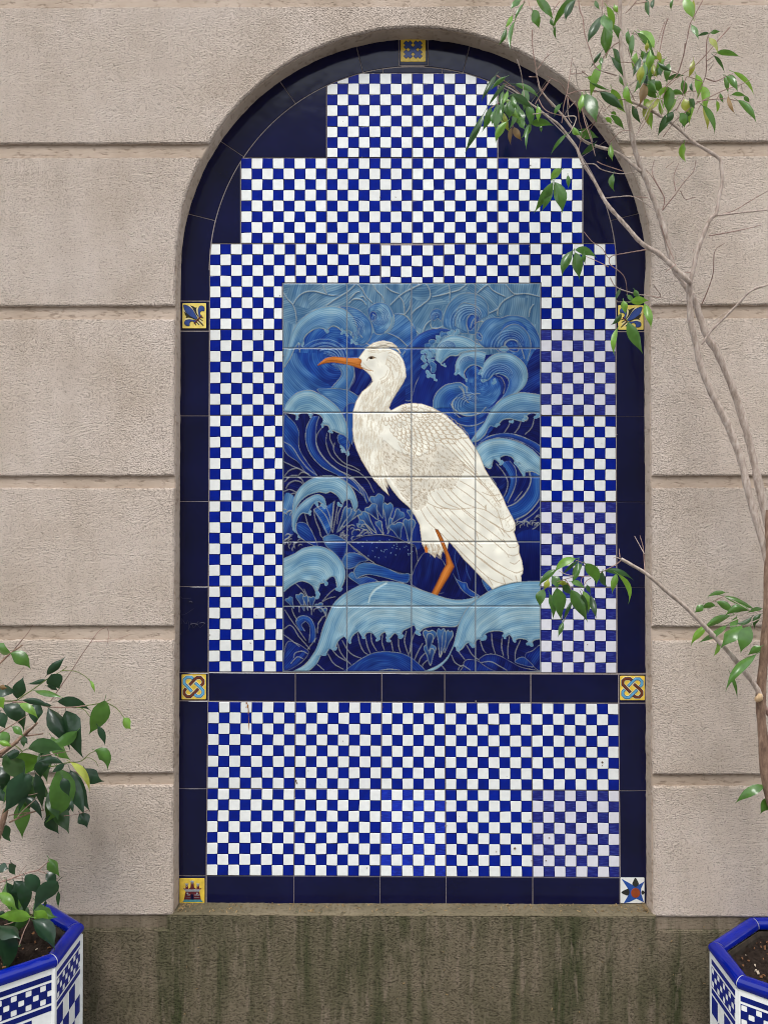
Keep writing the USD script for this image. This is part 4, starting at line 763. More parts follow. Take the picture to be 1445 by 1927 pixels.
# ---- the bird
W3 = ((230, 226, 211), (240, 237, 225), (208, 200, 180)); LINE = (176, 156, 130); TAN = (198, 184, 160)
body = np.vstack([C(1, [(860, 850), (900, 795), (950, 740), (1010, 695), (1080, 675), (1130, 672), (1210, 690), (1262, 730), (1290, 775), (1225, 742), (1165, 745), (1230, 770), (1290, 815), (1330, 880), (1352, 960), (1358, 1050), (1320, 1130), (1260, 1220), (1205, 1310), (1180, 1375), (1200, 1402), (1260, 1368), (1330, 1335), (1410, 1325)]),
                  C(2, [(130, 1332), (250, 1372), (330, 1422)]), C(4, [(380, 62), (480, 152), (560, 220), (625, 300), (690, 400), (740, 490), (790, 620), (850, 720), (930, 830), (985, 930), (1015, 1010), (1060, 1095), (1108, 1190), (1112, 1255), (1095, 1285), (1130, 1390)]),
                  C(6, [(1150, 70), (1150, 140), (1178, 220), (1192, 310), (1185, 360), (1170, 380), (1175, 470), (1080, 520), (900, 560), (820, 470), (750, 400), (690, 335), (620, 262), (560, 200), (480, 100), (415, 25), (395, 130), (345, 130), (330, 195), (290, 150), (270, 198), (230, 160), (180, 130), (130, 50)]),
                  C(4, [(125, 1350), (105, 1210), (60, 1120), (0, 1030)]), C(3, [(1300, 955), (1220, 860), (1160, 770), (1140, 730), (1175, 835), (1145, 800), (1182, 912), (1100, 832), (1020, 742), (950, 640), (890, 540), (840, 430), (810, 340), (796, 230), (798, 100)]), C(1, [(800, 1410), (836, 1300), (895, 1205), (975, 1140), (1005, 1100), (990, 1050), (945, 1000), (885, 958)])])
fill(body, W3, amp=0, smooth=False, bird=True, edge=.9, cedge=(150, 130, 105), relief=.9, base=.35)
def inside(k, pts): return Polygon(C(k, pts))
bodyP = Polygon(body).buffer(-1.2)
def bl_(k, pts, w=.5, col=LINE, mix=.75): line(k, pts, w, col, -.12, mix=mix)
# shaded down of the belly, dashes
rb = np.random.default_rng(8)
def dashes(g, n, length, ang, spread, col, mix, w=.32):
    x0, y0, x1, y1 = g.bounds; k_ = 0
    while k_ < n:
        x, y = rb.uniform(x0, x1), rb.uniform(y0, y1)
        if not shapely.contains_xy(g, x, y): continue
        k_ += 1; a = math.radians(ang(x, y) if callable(ang) else ang) + rb.normal(0, spread); l = length * rb.uniform(.6, 1.3)
        line(0, [(x, y), (x + l * math.cos(a), y + l * math.sin(a))], w, col, -.06, mix=mix)
grey = Polygon(spline(C(4, [(-280, 330), (-150, 420), (0, 480), (130, 480), (240, 400), (320, 370), (430, 440), (560, 560), (580, 620), (530, 720), (440, 840), (330, 830), (200, 880), (180, 1000), (80, 1060), (0, 1000), (-150, 800), (-260, 600)]), 120, closed=True)).buffer(0).intersection(bodyP)
for gpart in polys(grey):
    fill(np.array(gpart.exterior.coords), ((218, 211, 195), (226, 220, 206), (196, 184, 162)), amp=.3, ang=30, smooth=False, bird=True, edge=0, relief=.3, base=.75)
dashes(grey, 800, 3.8, lambda x, y: 55 + 25 * math.sin(x / 14) + 20 * math.cos(y / 11), .3, (158, 140, 116), .5, .26)
# neck and breast strokes
dashes(Polygon(C(1, [(1130, 850), (1240, 790), (1330, 920), (1340, 1060), (1240, 1230), (1170, 1390), (840, 1400), (900, 1215), (1030, 1120), (1140, 1050), (1190, 960)])).intersection(bodyP), 260, 10, lambda x, y: 100 + (y - 700) * .22 if x > 700 else 108, .16, TAN, .6, .28)
dashes(Polygon(C(1, [(960, 730), (1100, 680), (1230, 720), (1270, 800), (1150, 790), (1010, 800)])).intersection(bodyP), 60, 8, 165, .2, TAN, .6)
dashes(Polygon(C(3, [(810, 20), (1130, 20), (1120, 250), (1110, 430), (1130, 640), (1180, 880), (1010, 700), (880, 480)])).intersection(bodyP), 240, 12, lambda x, y: 98 - max(0, (y - 820)) * .32, .12, TAN, .6, .28)
dashes(bodyP, 300, 5, 70, .5, (214, 206, 188), .4, .3)
# scaled coverts
sc = Polygon(spline(C(4, [(-330, -10), (-200, -60), (-60, -70), (80, -40), (250, 0), (380, 80), (500, 170), (600, 280), (480, 320), (320, 330), (240, 400), (130, 480), (0, 480), (-70, 470), (-120, 320), (-250, 150)]), 100, closed=True)).buffer(0).intersection(bodyP)
for r in range(15):
    for c in range(26):
        rr = 14 + 78 * (r + .5) / 13; th = math.radians(-22 + 150 * ((c + .5 * (r % 2)) / 24) ** 1.0)
        if rr < 40: 
            if c % 2: continue
        ox, oy = C(4, (-230, -10)); rx = rr * 1.75
        x, y = ox + rx * math.cos(th) * 1.04, oy + rr * 1.18 * math.sin(th)
        if not shapely.contains_xy(sc, x, y): continue
        L = 4 + rr * .075; W = 2.6 + rr * .05; d = np.array([math.cos(th * .85 + .1), math.sin(th * .85 + .1)]); n_ = np.array([-d[1], d[0]])
        p0 = np.array([x, y]); line(0, [p0 - n_ * W - d * L * .6, p0 - n_ * W * .85 + d * L * .45, p0 + d * L, p0 + n_ * W * .85 + d * L * .45, p0 + n_ * W - d * L * .6], .45, LINE, -.1, mix=.7)
# long feathers
for q in ([(320, 330), (440, 440), (560, 560), (700, 690), (760, 760)], [(380, 320), (480, 430), (600, 560), (720, 690)], [(440, 320), (540, 430), (640, 560), (705, 655)], [(500, 320), (600, 430), (690, 545)], [(560, 310), (640, 400), (700, 490)], [(310, 330), (400, 305), (480, 320), (560, 300), (625, 300)],
          [(560, 630), (640, 680), (740, 770), (830, 860), (930, 1000)], [(530, 750), (650, 820), (780, 920), (920, 1060)], [(490, 810), (620, 900), (800, 1040)], [(430, 850), (560, 970), (690, 1030)], [(350, 830), (450, 950), (560, 1040), (690, 1140)], [(290, 870), (380, 980), (520, 1040)], [(210, 880), (290, 990), (400, 1040), (520, 1045), (690, 1030)], [(190, 980), (300, 1030), (420, 1045)],
          [(250, 1020), (350, 1130), (500, 1290), (650, 1420)], [(330, 1040), (480, 1200), (600, 1310), (760, 1445)], [(420, 1050), (560, 1180), (690, 1270), (850, 1390)], [(550, 1050), (700, 1170), (860, 1290), (1000, 1400)], [(680, 1070), (800, 1150), (960, 1250), (1060, 1350)], [(180, 1020), (260, 1130), (420, 1300), (560, 1430)], [(120, 1050), (200, 1180), (330, 1300), (420, 1390)],
          [(690, 1030), (800, 1060), (920, 1140)], [(920, 1060), (960, 1190), (990, 1290)], [(700, 1280), (720, 1360)], [(900, 960), (950, 955), (985, 930)], [(930, 1130), (990, 1150), (1060, 1110)], [(960, 1250), (1040, 1282), (1105, 1240)], [(760, 870), (860, 905), (950, 890)], [(800, 1000), (800, 1060), (790, 1010)], [(760, 760), (840, 850), (950, 990)], [(580, 600), (700, 700), (770, 800)], [(840, 1180), (930, 1240), (990, 1330)]): bl_(4, q, .6)
for q in ([(520, 0), (700, 170), (860, 300), (1000, 390)], [(600, 0), (780, 160), (1000, 300), (1060, 330)], [(850, 0), (1000, 130), (1040, 190)], [(470, 60), (640, 230), (800, 380), (900, 440), (1000, 470)], [(700, 180), (760, 210), (900, 320), (1080, 430)], [(980, 0), (1040, 80), (1100, 85), (1140, 60)], [(1030, 160), (1090, 172), (1145, 150)], [(1050, 240), (1100, 258), (1150, 220)], [(1060, 330), (1120, 352), (1190, 325)], [(820, 400), (870, 480)], [(980, 400), (1010, 490)], [(1110, 380), (1125, 440)]): bl_(6, q, .6)
dashes(Polygon(C(6, [(120, 20), (300, 40), (390, 60), (330, 180), (220, 150)])), 70, 7, 85, .15, LINE, .6)
dashes(bodyP.intersection(Polygon(C(4, [(760, 700), (900, 800), (1130, 1250), (1100, 1290), (900, 1100)]))), 120, 3.6, 110, .3, TAN, .5)
ribbon(C(1, [(1150, 705), (1210, 706), (1262, 738), (1300, 800)]), C(1, [(1150, 716), (1205, 722), (1250, 752), (1292, 805)]), W3, edges='ab', edge=.6, cedge=LINE, bird=True)
for q in ([(985, 735), (1050, 705), (1130, 695), (1200, 706)], [(1010, 760), (1090, 735), (1170, 730)], [(960, 775), (1030, 750), (1100, 752)], [(1190, 800), (1260, 830), (1310, 900)], [(1170, 830), (1240, 870), (1290, 950)], [(1160, 870), (1220, 920), (1265, 1000)], [(1150, 920), (1200, 980), (1230, 1060)], [(1080, 1130), (1150, 1090), (1210, 1020)]): bl_(1, q, .5, LINE, .5)
ribbon(C(1, [(1040, 745), (1120, 725), (1200, 740), (1285, 790)]), C(1, [(1045, 752), (1130, 738), (1200, 762), (1280, 800)]), (TAN, W3[0], LINE), edges='', pitch=3, bird=True)
fill(C(1, [(1165, 748), (1215, 738), (1262, 765), (1288, 800), (1220, 770)]), MID3, ang=20, edge=.6, cedge=LINE)
for q in ([(940, 700), (990, 720), (1020, 695)], [(900, 900), (960, 960), (1010, 990)], [(1100, 1100), (1160, 1060), (1190, 980), (1180, 900)], [(1085, 1080), (1140, 1040), (1165, 980)]): bl_(1, q, .5, TAN)
# beak, eye, legs
ORG3 = ((198, 116, 48), (216, 146, 76), (148, 80, 28))
fill(C(1, [(430, 934), (470, 890), (520, 855), (590, 840), (690, 845), (780, 855), (850, 852), (892, 880), (880, 930), (905, 972), (800, 940), (720, 920), (600, 902), (500, 912)]), ORG3, ang=95, pitch=5, amp=.6, bird=True, edge=1, cedge=(126, 66, 24), relief=.8, base=.35)
line(1, [(450, 925), (560, 880), (700, 895), (800, 910), (885, 930)], .8, (150, 84, 30), -.1); line(1, [(885, 945), (940, 975), (1010, 992)], .7, (176, 128, 84), -.1)
fill(C(1, [(960, 855), (985, 838), (1015, 845), (1032, 855), (1005, 868), (980, 866)]), ((150, 128, 100),) * 3, amp=0, bird=True, edge=0, base=.5)
fill(C(1, [(974, 852), (990, 840), (1006, 850), (1000, 866), (982, 866)]), ((34, 22, 18),) * 3, amp=0, bird=True, edge=0, base=.6); line(1, [(945, 880), (965, 852), (1000, 838), (1045, 856)], .45, (120, 96, 72), 0)
ORGL = ((188, 106, 40), (206, 134, 66), (140, 72, 24))
ribbon(C(4, [(268, 1258), (300, 1330), (330, 1400), (380, 1530), (388, 1622)]), C(4, [(300, 1262), (345, 1345), (375, 1420), (415, 1520), (466, 1640)]), ORGL, pitch=4, cedge=(110, 58, 22), edge=1, bird=True)
ribbon(C(6, [(388, 262), (340, 345), (290, 450), (232, 568)]), C(6, [(468, 285), (412, 392), (350, 492), (296, 584)]), ORGL, pitch=4, cedge=(110, 58, 22), edge=1, bird=True)
fill(C(6, [(165, 60), (190, 90), (190, 135), (165, 130)]), ORG3, amp=.3, edge=0, bird=True)
# ---- the two big waves and the bottom
fill(C(5, [(200, 1400), (420, 1250), (600, 1050), (900, 900), (1445, 800), (1500, 1400)]), NAVY3, amp=.6, ang=60, edge=0)
fill(C(6, [(-20, 850), (500, 800), (900, 900), (1380, 980), (1380, 1400), (-20, 1400)]), NAVY3, amp=.6, ang=110, edge=0)
for q in ([(850, 980), (870, 1080), (910, 1170), (960, 1210)], [(930, 1010), (950, 1110), (985, 1200)], [(990, 990), (1000, 1080), (1050, 1170)], [(1110, 1000), (1105, 1080), (1130, 1160)], [(1200, 1060), (1220, 1170)], [(1275, 1040), (1280, 1120), (1300, 1190)], [(1360, 960), (1340, 1060), (1360, 1150), (1385, 1215)], [(1445, 980), (1410, 1080), (1390, 1200)], [(640, 1080), (670, 1180), (730, 1260), (780, 1310)],
          [(690, 1060), (740, 1150), (800, 1210), (900, 1250)], [(580, 1150), (640, 1220), (740, 1280)], [(540, 1200), (600, 1300), (700, 1360)], [(430, 1310), (500, 1370)]): line(5, q, .85)
for q in ([(740, 1060), (770, 1150), (800, 1190)], [(860, 980), (870, 1100), (900, 1200)], [(970, 1030), (965, 1130), (985, 1220)], [(1045, 1020), (1030, 1150), (1035, 1250)], [(1160, 1060), (1110, 1180), (1110, 1290)], [(600, 1110), (660, 1210), (740, 1270)], [(510, 1170), (580, 1260)], [(440, 1210), (480, 1290), (560, 1340)], [(340, 1320), (380, 1375)], [(30, 1100), (10, 1180)], [(140, 1090), (90, 1180), (50, 1270)], [(190, 1170), (120, 1240), (95, 1310)], [(210, 1250), (150, 1300), (135, 1340)]): line(6, q, .85)
for b, t, w in (((220, 1310), (215, 1110), 130), ((200, 1160), (215, 955), 140), ((320, 1220), (340, 940), 100), ((330, 1220), (390, 960), 70), ((370, 1180), (430, 960), 80)): petal(6, b, t, w)
line(6, [(180, 1100), (185, 1010), (215, 985), (250, 1010), (245, 1080)], .7); line(6, [(210, 1200), (220, 1150), (250, 1145), (270, 1190)], .7)
fill(C(5, [(640, 1420), (720, 1368), (800, 1308), (900, 1240), (1010, 1190), (1130, 1173), (1280, 1185), (1380, 1220), (1460, 1275), (1560, 1375), (1560, 1450), (640, 1450)]), BLU3, DEEP3, (C(5, (1100, 1200)), C(5, (1100, 1400))), centre=C(5, (1130, 1640)))
line(5, [(1080, 1372), (1180, 1360), (1290, 1368)], .8)
fill(C(6, [(560, 1330), (580, 1270), (640, 1254), (740, 1280), (860, 1345), (960, 1400), (560, 1400)]), DEEP3, ang=20); fill(C(6, [(735, 1285), (770, 1220), (850, 1198), (950, 1218), (1060, 1278), (1180, 1338), (1375, 1380), (1375, 1420), (960, 1400)]), DEEP3, NAVY3, (C(6, (850, 1220)), C(6, (1000, 1370))), ang=20)
line(6, [(740, 1290), (850, 1280), (950, 1330), (1020, 1370)], .8); line(6, [(510, 1370), (530, 1330), (570, 1325), (640, 1370)], .8)
fill(C(6, [(1375, 1115), (1285, 1165), (1222, 1190), (1212, 1240), (1260, 1300), (1375, 1370)]), DEEP3, ang=40); fill(C(6, [(1108, 1290), (1130, 1248), (1190, 1230), (1240, 1262), (1300, 1325), (1260, 1335)]), BLU3, DEEP3, (C(6, (1150, 1240)), C(6, (1250, 1320))), ang=20)
ribbon(np.vstack([C(5, [(170, 1385), (300, 1310), (400, 1180), (450, 1060), (480, 950), (530, 820), (590, 690), (660, 610), (760, 540), (880, 480), (1000, 450), (1150, 440), (1300, 455)]), C(6, [(0, 482), (100, 522), (240, 570), (400, 620), (520, 634), (640, 620), (720, 590)])]),
       np.vstack([C(5, [(330, 1385), (420, 1300), (480, 1190), (510, 1215), (560, 1140), (610, 1160), (650, 1060), (735, 1010), (765, 1075), (800, 1010), (865, 965), (905, 1025), (950, 980), (1010, 985), (1060, 1045), (1100, 990), (1150, 975), (1170, 1050), (1240, 985), (1300, 1030), (1320, 965)]), C(6, [(0, 925), (55, 905), (90, 985), (150, 935), (250, 912), (400, 917), (500, 905), (560, 800), (660, 700)])]), PALE3)
ribbon(C(5, [(960, 660), (980, 580), (1040, 510), (1150, 450)]), C(5, [(968, 664), (992, 590), (1052, 522), (1160, 458)]), (PALL,) * 3, edges='', relief=.6)
for x, y, r in ((505, 1205, 20), (612, 1148, 20), (765, 1060, 24), (910, 1018, 22), (1065, 1043, 22), (1168, 1050, 26), (1303, 1022, 24)): curl(5, x, y, r)
curl(6, 88, 980, 26)
ribbon(C(6, [(150, 1385), (300, 1320), (400, 1230), (460, 1110), (490, 1000), (520, 890), (580, 760), (660, 660), (760, 590), (860, 530), (980, 480), (1120, 450), (1250, 440), (1380, 440)]),
       C(6, [(215, 1388), (310, 1340), (400, 1250), (470, 1115), (505, 1160), (550, 1150), (600, 1090), (645, 1085), (665, 1125), (710, 1050), (775, 1050), (770, 1020), (820, 975), (900, 960), (980, 970), (1000, 1025), (1050, 1000), (1095, 1055), (1150, 1040), (1230, 1055), (1265, 1110), (1300, 1060), (1380, 1040)]), PALE3)
for x, y, r in ((508, 1150, 22), (660, 1108, 28), (782, 1036, 28), (992, 1016, 20), (1098, 1048, 24), (1264, 1098, 28)): curl(6, x, y, r)
# ---- tiles
COL = np.clip(np.where(BIRD[..., None], COL, COL * [.93, .92, .93]), 0, 255); HGT = ndimage.gaussian_filter(HGT, .7)
PAINT = lin(COL); RELIEF = 0.0016
mural = thing('tile_picture', 'relief tile picture of a white long-beaked bird standing among curling blue waves', 'tile picture', (0, 0, 0))
part(mural, 'grout_bed', slab(project(box(531.8, 532.2, 1017.4, 1264.8)), 0.0001, 0.0145), M('grey_grout'))
vx, vy = [X0, 653.2, 774.2, 895, X1], [Y0, 655, 776.4, 897.8, 1020, 1141.4, Y1]
for r in range(6):
    for c in range(4):
        a0, a1, b0, b1 = vx[c] + .6, vx[c + 1] - .6, vy[r] + .6, vy[r + 1] - .6
        t = part(mural, 'picture_tile', slab(project(box(a0, b0, a1, b1)), 0.0002, 0.0142, [(.0003, .0003)]), M('navy_glaze'))
        i = np.clip(np.round((np.linspace(a0 + .3, a1 - .3, int((a1 - a0) / ST) + 1) - X0) / SX).astype(int), 0, NW - 1); j = np.clip(np.round((np.linspace(b0 + .3, b1 - .3, int((b1 - b0) / ST) + 1) - Y0) / SY).astype(int), 0, NH - 1)
        i, j = np.unique(i), np.unique(j); ii, jj = np.meshgrid(i, j); w_, h_ = len(i), len(j)
        rim = np.minimum(np.minimum(ii - i[0], i[-1] - ii), np.minimum(jj - j[0], j[-1] - jj))
        P = at(gx[ii], gy[jj], 0.0); P[..., 1] -= 0.0002 + RELIEF * HGT[jj, ii] * np.clip(rim / 2.0, 0, 1) + 0.0003 * np.clip(rim / 1.5, 0, 1) - .0003 * (rim == 0)
        P = P.reshape(-1, 3); cl = PAINT[jj, ii].reshape(-1, 3); bd = BIRD[jj, ii]
        idx = np.arange(w_ * h_).reshape(h_, w_); q = np.stack([idx[:-1, :-1], idx[1:, :-1], idx[1:, 1:], idx[:-1, 1:]], -1).reshape(-1, 4)
        isb = (bd[:-1, :-1].astype(int) + bd[1:, :-1] + bd[1:, 1:] + bd[:-1, 1:]).ravel() >= 2
        nrm = None
        for nm, sel in (('bird_relief', isb), ('wave_relief', ~isb)):
            qq = q[sel]
            if len(qq) < 12: continue
            f = np.vstack([qq[:, [0, 1, 2]], qq[:, [0, 2, 3]]]); uq, inv = np.unique(f, return_inverse=True)
            part(t, nm, (P[uq], inv.reshape(-1, 3)), M('mural_glaze'), smooth=True, primvar=cl[uq])

# ------------------------------------------------------------------ planters
def planter(label, cx_, cy_, zr, soil_label, chips):
    pt_ = thing('tiled_planter', label, 'planter', (cx_, cy_, 0), 'tiled planters by the wall')
    W, a, dx, dy = 0.21, 0.066, 0.135, 0.107
    O = np.array([(W, a), (W - dx, a + dy), (-W + dx, a + dy), (-W, a), (-W, -a), (-W + dx, -a - dy), (W - dx, -a - dy), (W, -a)]) + [cx_, cy_]   # counter-clockwise
    n_ = len(O); R, H = 0.0148, 0.0135
    nrm = [np.array([(O[(i + 1) % n_] - O[i])[1], -(O[(i + 1) % n_] - O[i])[0]]) / np.linalg.norm(O[(i + 1) % n_] - O[i]) for i in range(n_)]
    mit = [(nrm[i - 1] + nrm[i]) / (1 + nrm[i - 1] @ nrm[i]) for i in range(n_)]
    ctr = np.array([cx_, cy_])
    def ring(off, z): return np.array([[*(O[i] + off * mit[i]), z] for i in range(n_)])
    def loop(levels):
        v = np.vstack([ring(o, z) for o, z in levels]); f = []
        for k in range(len(levels) - 1):
            for i in range(n_):
                j = (i + 1) % n_; f += [[k * n_ + i, k * n_ + j, (k + 1) * n_ + j], [k * n_ + i, (k + 1) * n_ + j, (k + 1) * n_ + i]]
        return v, np.array(f)
    part(pt_, 'planter_body', loop([(-0.022, 0.004), (-0.022, zr - .014), (-0.030, zr - .008)]), M('sill_mortar'))
    part(pt_, 'planter_inside', loop([(-0.030, zr - .008), (-0.033, zr - .016), (-0.036, zr - .12), (-0.2, zr - .125)]), M('dark_inside'))
    rimp = [(R * math.cos(t_), H * math.sin(t_)) for t_ in np.linspace(-0.75, math.pi + 0.35, 15)]
    part(pt_, 'rim_joint', loop([(-R + .93 * o, zr + .93 * h) for o, h in rimp]), M('white_glaze_grey'), smooth=40)
    for i in range(n_):
        j = (i + 1) % n_; e = (O[j] - O[i]) / np.linalg.norm(O[j] - O[i]); v, f = [], []
        L = np.linalg.norm(O[j] - O[i]); g_ = .0009
        for w in (0, .5, 1):
            for o, h in rimp:
                p = (O[i] + (-R + o) * mit[i] + e * g_) * (1 - w) + (O[j] + (-R + o) * mit[j] - e * g_) * w
                sag = .0003 * math.sin(math.pi * w) * (1 if i % 2 else -1); v.append([p[0], p[1], zr + h + sag])
        m = len(rimp)
        for w in range(2):
            for q in range(m - 1): b = w * m + q; f += [[b, b + m, b + m + 1], [b, b + m + 1, b + 1]]
        part(pt_, 'rim_tile', (np.array(v), np.array(f)), M('rim_glaze'), smooth=50)
        # the face below
        nn = np.array([*nrm[i], 0.0]); t_ = np.cross(-nn, [0, 0, 1.0]); A = np.array([*O[i], 0.0]); 
        if (np.array([*O[j], 0]) - A) @ t_ < 0: A = np.array([*O[j], 0.0])
        base = A - nn * 0.005
        bs = np.stack([t_, -nn, [0, 0, 1.0]])
        pl_ = lambda v, base=base, bs=bs: base + v @ bs
        i0, i1, zt = .0025, L - .0025, zr - .010
        face = part(pt_, 'side_panel', slab(box(i0, .01, i1, zt), 0.0, 0.012, [(.0008, .0008)], pl_), M('white_glaze'), smooth=30)
        zc = zt - .0115; B = []
        B.append(box(i0 + .004, zc - .0105, i1 - .004, zc)); zc -= .0155
        rows_, cell = 3, .0135; bw = i1 - i0 - .008; nc = max(3, int(round(bw / .0128))); cw = bw / nc
        band = box(i0 + .004, zc - rows_ * cell, i1 - .004, zc); holes = []
        for r in range(rows_):
            for c in range(nc):
                if (r + c) % 2 == 0: holes.append(box(i0 + .004 + c * cw, zc - (r + 1) * cell, i0 + .004 + (c + 1) * cw, zc - r * cell).buffer(-.0030, join_style=2).buffer(.0016, quad_segs=3))
        B.append(band.difference(unary_union(holes))); zc -= rows_ * cell + .0045
        B.append(box(i0 + .004, zc - .0105, i1 - .004, zc)); zc -= .0150
        nb = 2 * max(1, int(round(bw / .076))) ; cb = bw / nb; r = 0
        while zc - .040 > .06:
            for c in range(nb):
                if (r + c) % 2 == 0: B.append(box(i0 + .004 + c * cb, zc - .0385, i0 + .004 + (c + 1) * cb, zc).buffer(-.0004, join_style=2))
            zc -= .0385; r += 1
        part(face, 'blue_pattern', join([slab(p, -.0005, .0001, [(.0003, .0003)], pl_) for g in B for p in polys(g)]), M('planter_blue'), smooth=30)
        strip = boxmesh(-.003, .003, -.0012, .006, .012, zr - .0112)
        part(pt_, 'corner_strip', (strip[0] @ bs + A - nn * .0058, strip[1]), M('white_glaze'))
    # the earth in it
    gxx, gyy = np.meshgrid(np.linspace(-W, W, 90), np.linspace(-a - dy, a + dy, 76)); zz = zr - .040 + .014 * meshkit.fbm(np.stack([gxx * 22, gyy * 22, gxx * 0 + cx_], -1), 4, 3) + .016 * meshkit.noise(np.stack([gxx * 90, gyy * 90, gxx * 0], -1), 5)
    inner = Polygon(ring(-0.0335, 0)[:, :2]); ok = shapely.contains_xy(inner.buffer(.004), gxx + cx_, gyy + cy_)
    idx = np.arange(gxx.size).reshape(gxx.shape); q = np.stack([idx[:-1, :-1], idx[:-1, 1:], idx[1:, 1:], idx[1:, :-1]], -1).reshape(-1, 4); q = q[ok.ravel()[q].all(1)]
    V = np.stack([gxx + cx_, gyy + cy_, zz], -1).reshape(-1, 3)
    f = np.vstack([q[:, [0, 1, 2]], q[:, [0, 2, 3]]]); uq, inv = np.unique(f, return_inverse=True)
    single('soil', (V[uq], inv.reshape(-1, 3)), M('soil'), soil_label, 'soil', 'stuff', smooth=False)
    g_ = np.random.default_rng(int(abs(cx_) * 1000)); big, pale = [], []
    for k in range(chips):
        x, y = g_.uniform(-W, W), g_.uniform(-a - dy, a + dy)
        if not inner.buffer(-.006).contains(Point(cx_ + x, cy_ + y)): continue
        z = zr - .031 + .014 * g_.random(); s = g_.uniform(.002, .0075); m = trimesh.creation.box([s, s * g_.uniform(.25, .8), s * .3]); m.apply_transform(trimesh.transformations.random_rotation_matrix(g_.random(3))); m.apply_translation([cx_ + x, cy_ + y, z])
        (pale if g_.random() < .22 else big).append((np.array(m.vertices), np.array(m.faces)))
    if big: single('bark_chips', join(big), M('bark_chip'), 'brown bark chips scattered on the ' + soil_label.split(' ', 2)[2], 'bark chips', 'stuff')
    if pale: single('pale_chips', join(pale), M('pale_chip'), 'pale crumbs scattered on the ' + soil_label.split(' ', 2)[2], 'crumbs', 'stuff')
planter('blue and white tiled octagonal planter at the left under the leafy shrub', -0.922, -0.186, 0.622, 'dark damp earth in the left planter under the shrub', 160)
planter('blue and white tiled octagonal planter at the right holding the thin tree', 0.830, -0.209, 0.598, 'dark loose earth in the right planter under the tree', 620)

# ------------------------------------------------------------------ leaves and branches
SC = {'T1': (870, 0, 1445 / 290), 'T2': (1090, 0, 7.135), 'T3': (1245, 0, 7.135), 'T4': (870, 120, 5.78), 'T5': (1000, 300, 3.247), 'T6': (1000, 800, 3.247), 'T7': (1100, 1100, 3.855), 'T8': (1000, 1020, 6.283), 'TA': (860, 0, 2.47),
      'L1': (0, 1180, 4.25), 'L5': (0, 1190, 9.177), 'L6': (0, 1370, 7.135), 'L7': (0, 1600, 7.225), 'P': (0, 0, 1.0)}
def pxy(k, pts): s = SC[k]; return np.asarray(pts, float) / s[2] + s[:2]
LS = np.array([0, .05, .13, .26, .40, .54, .67, .78, .87, .94, 1.0]); LW = np.array([.05, .32, .66, .95, 1.0, .88, .64, .36, .15, .06, .01])
lr = np.random.default_rng(21)
LEAFMATS = ['leaf_dark', 'leaf_mid', 'leaf_bright', 'leaf_yellow', 'leaf_brown', 'leaf_deep']
def leaf(owner, k, bx, by, tx, ty, w, tone, bend=0.0, Y=None, name='leaf'):
    s = SC[k][2]; b, t = pxy(k, [(bx, by), (tx, ty)]); b, t = b - (t - b) * .02, t + (t - b) * (.10 if k[0] in 'LP' else .15); w = (1.12 if k[0] in 'LP' else .98) * w / s; bend = bend / s
    L = np.linalg.norm(t - b) + 1e-6; d = (t - b) / L; pn = np.array([-d[1], d[0]])
    if bend == 0: bend = lr.normal(0, .085) * L
    c = (b + t) / 2 + pn * bend * 2
    u = LS[:, None]; mid = (1 - u) ** 2 * b + 2 * u * (1 - u) * c + u ** 2 * t
    if Y is None: Y = -0.2 + lr.normal(0, .035)
    if k[0] == 'L': tone = {0: 5, 1: 0 if lr.random() < .35 else 1}.get(tone, tone)
    elif tone == 0 and lr.random() < .4: tone = 1
    Lm = L / F * (Y - CAM[1]); yt = lr.normal(0, .28) * Lm; yy = Y + yt * LS - (.10 + .1 * lr.random()) * Lm * np.sin(math.pi * LS)
    mp = np.array([at(p[0], p[1], y) for p, y in zip(mid, yy)])
    tg = np.gradient(mp, axis=0); tg /= np.linalg.norm(tg, axis=1, keepdims=True); eye = CAM - mp; eye /= np.linalg.norm(eye, axis=1, keepdims=True)
    side = np.cross(tg, eye); side /= np.linalg.norm(side, axis=1, keepdims=True); nv = np.cross(side, tg)
    roll = np.clip(lr.normal(0, .42), -.85, .85) + np.linspace(-.12, .12, len(LS)) * lr.normal(0, 1.2)
    wid = w / F * (mp[:, 1] - CAM[1]) * .5 * LW / max(.6, math.cos(np.mean(roll)))
    sd_ = np.cos(roll)[:, None] * side + np.sin(roll)[:, None] * nv; nn = np.cross(sd_, tg); fold = lr.uniform(.1, .5); curl_ = lr.uniform(-.35, .35)
    rows_ = []; wave = lr.uniform(0, 6)
    for cc in (-1, -.55, 0, .55, 1):
        rip = .12 * np.sin(LS * 9 + wave + cc) * abs(cc)
        rows_.append(mp + sd_ * (cc * wid)[:, None] + nn * (wid * (-fold * abs(cc) + curl_ * cc * cc + rip))[:, None])
    V = np.stack(rows_, 1); n, m = V.shape[:2]; i, j = np.meshgrid(np.arange(n - 1), np.arange(m - 1), indexing='ij'); q = np.stack([i * m + j, (i + 1) * m + j, (i + 1) * m + j + 1, i * m + j + 1], -1).reshape(-1, 4)
    f = np.vstack([q[:, [0, 1, 2]], q[:, [0, 2, 3]]])
    pet = mp[0] - tg[0] * min(.018, Lm * .16) - [0, 0, 0]; st = tube([pet, mp[0], mp[2] * .4 + mp[1] * .6], [.0006, .0006, .0004], 5)
    part(owner, name, join([(V.reshape(-1, 3), f), st]), M(LEAFMATS[tone]), smooth=True)
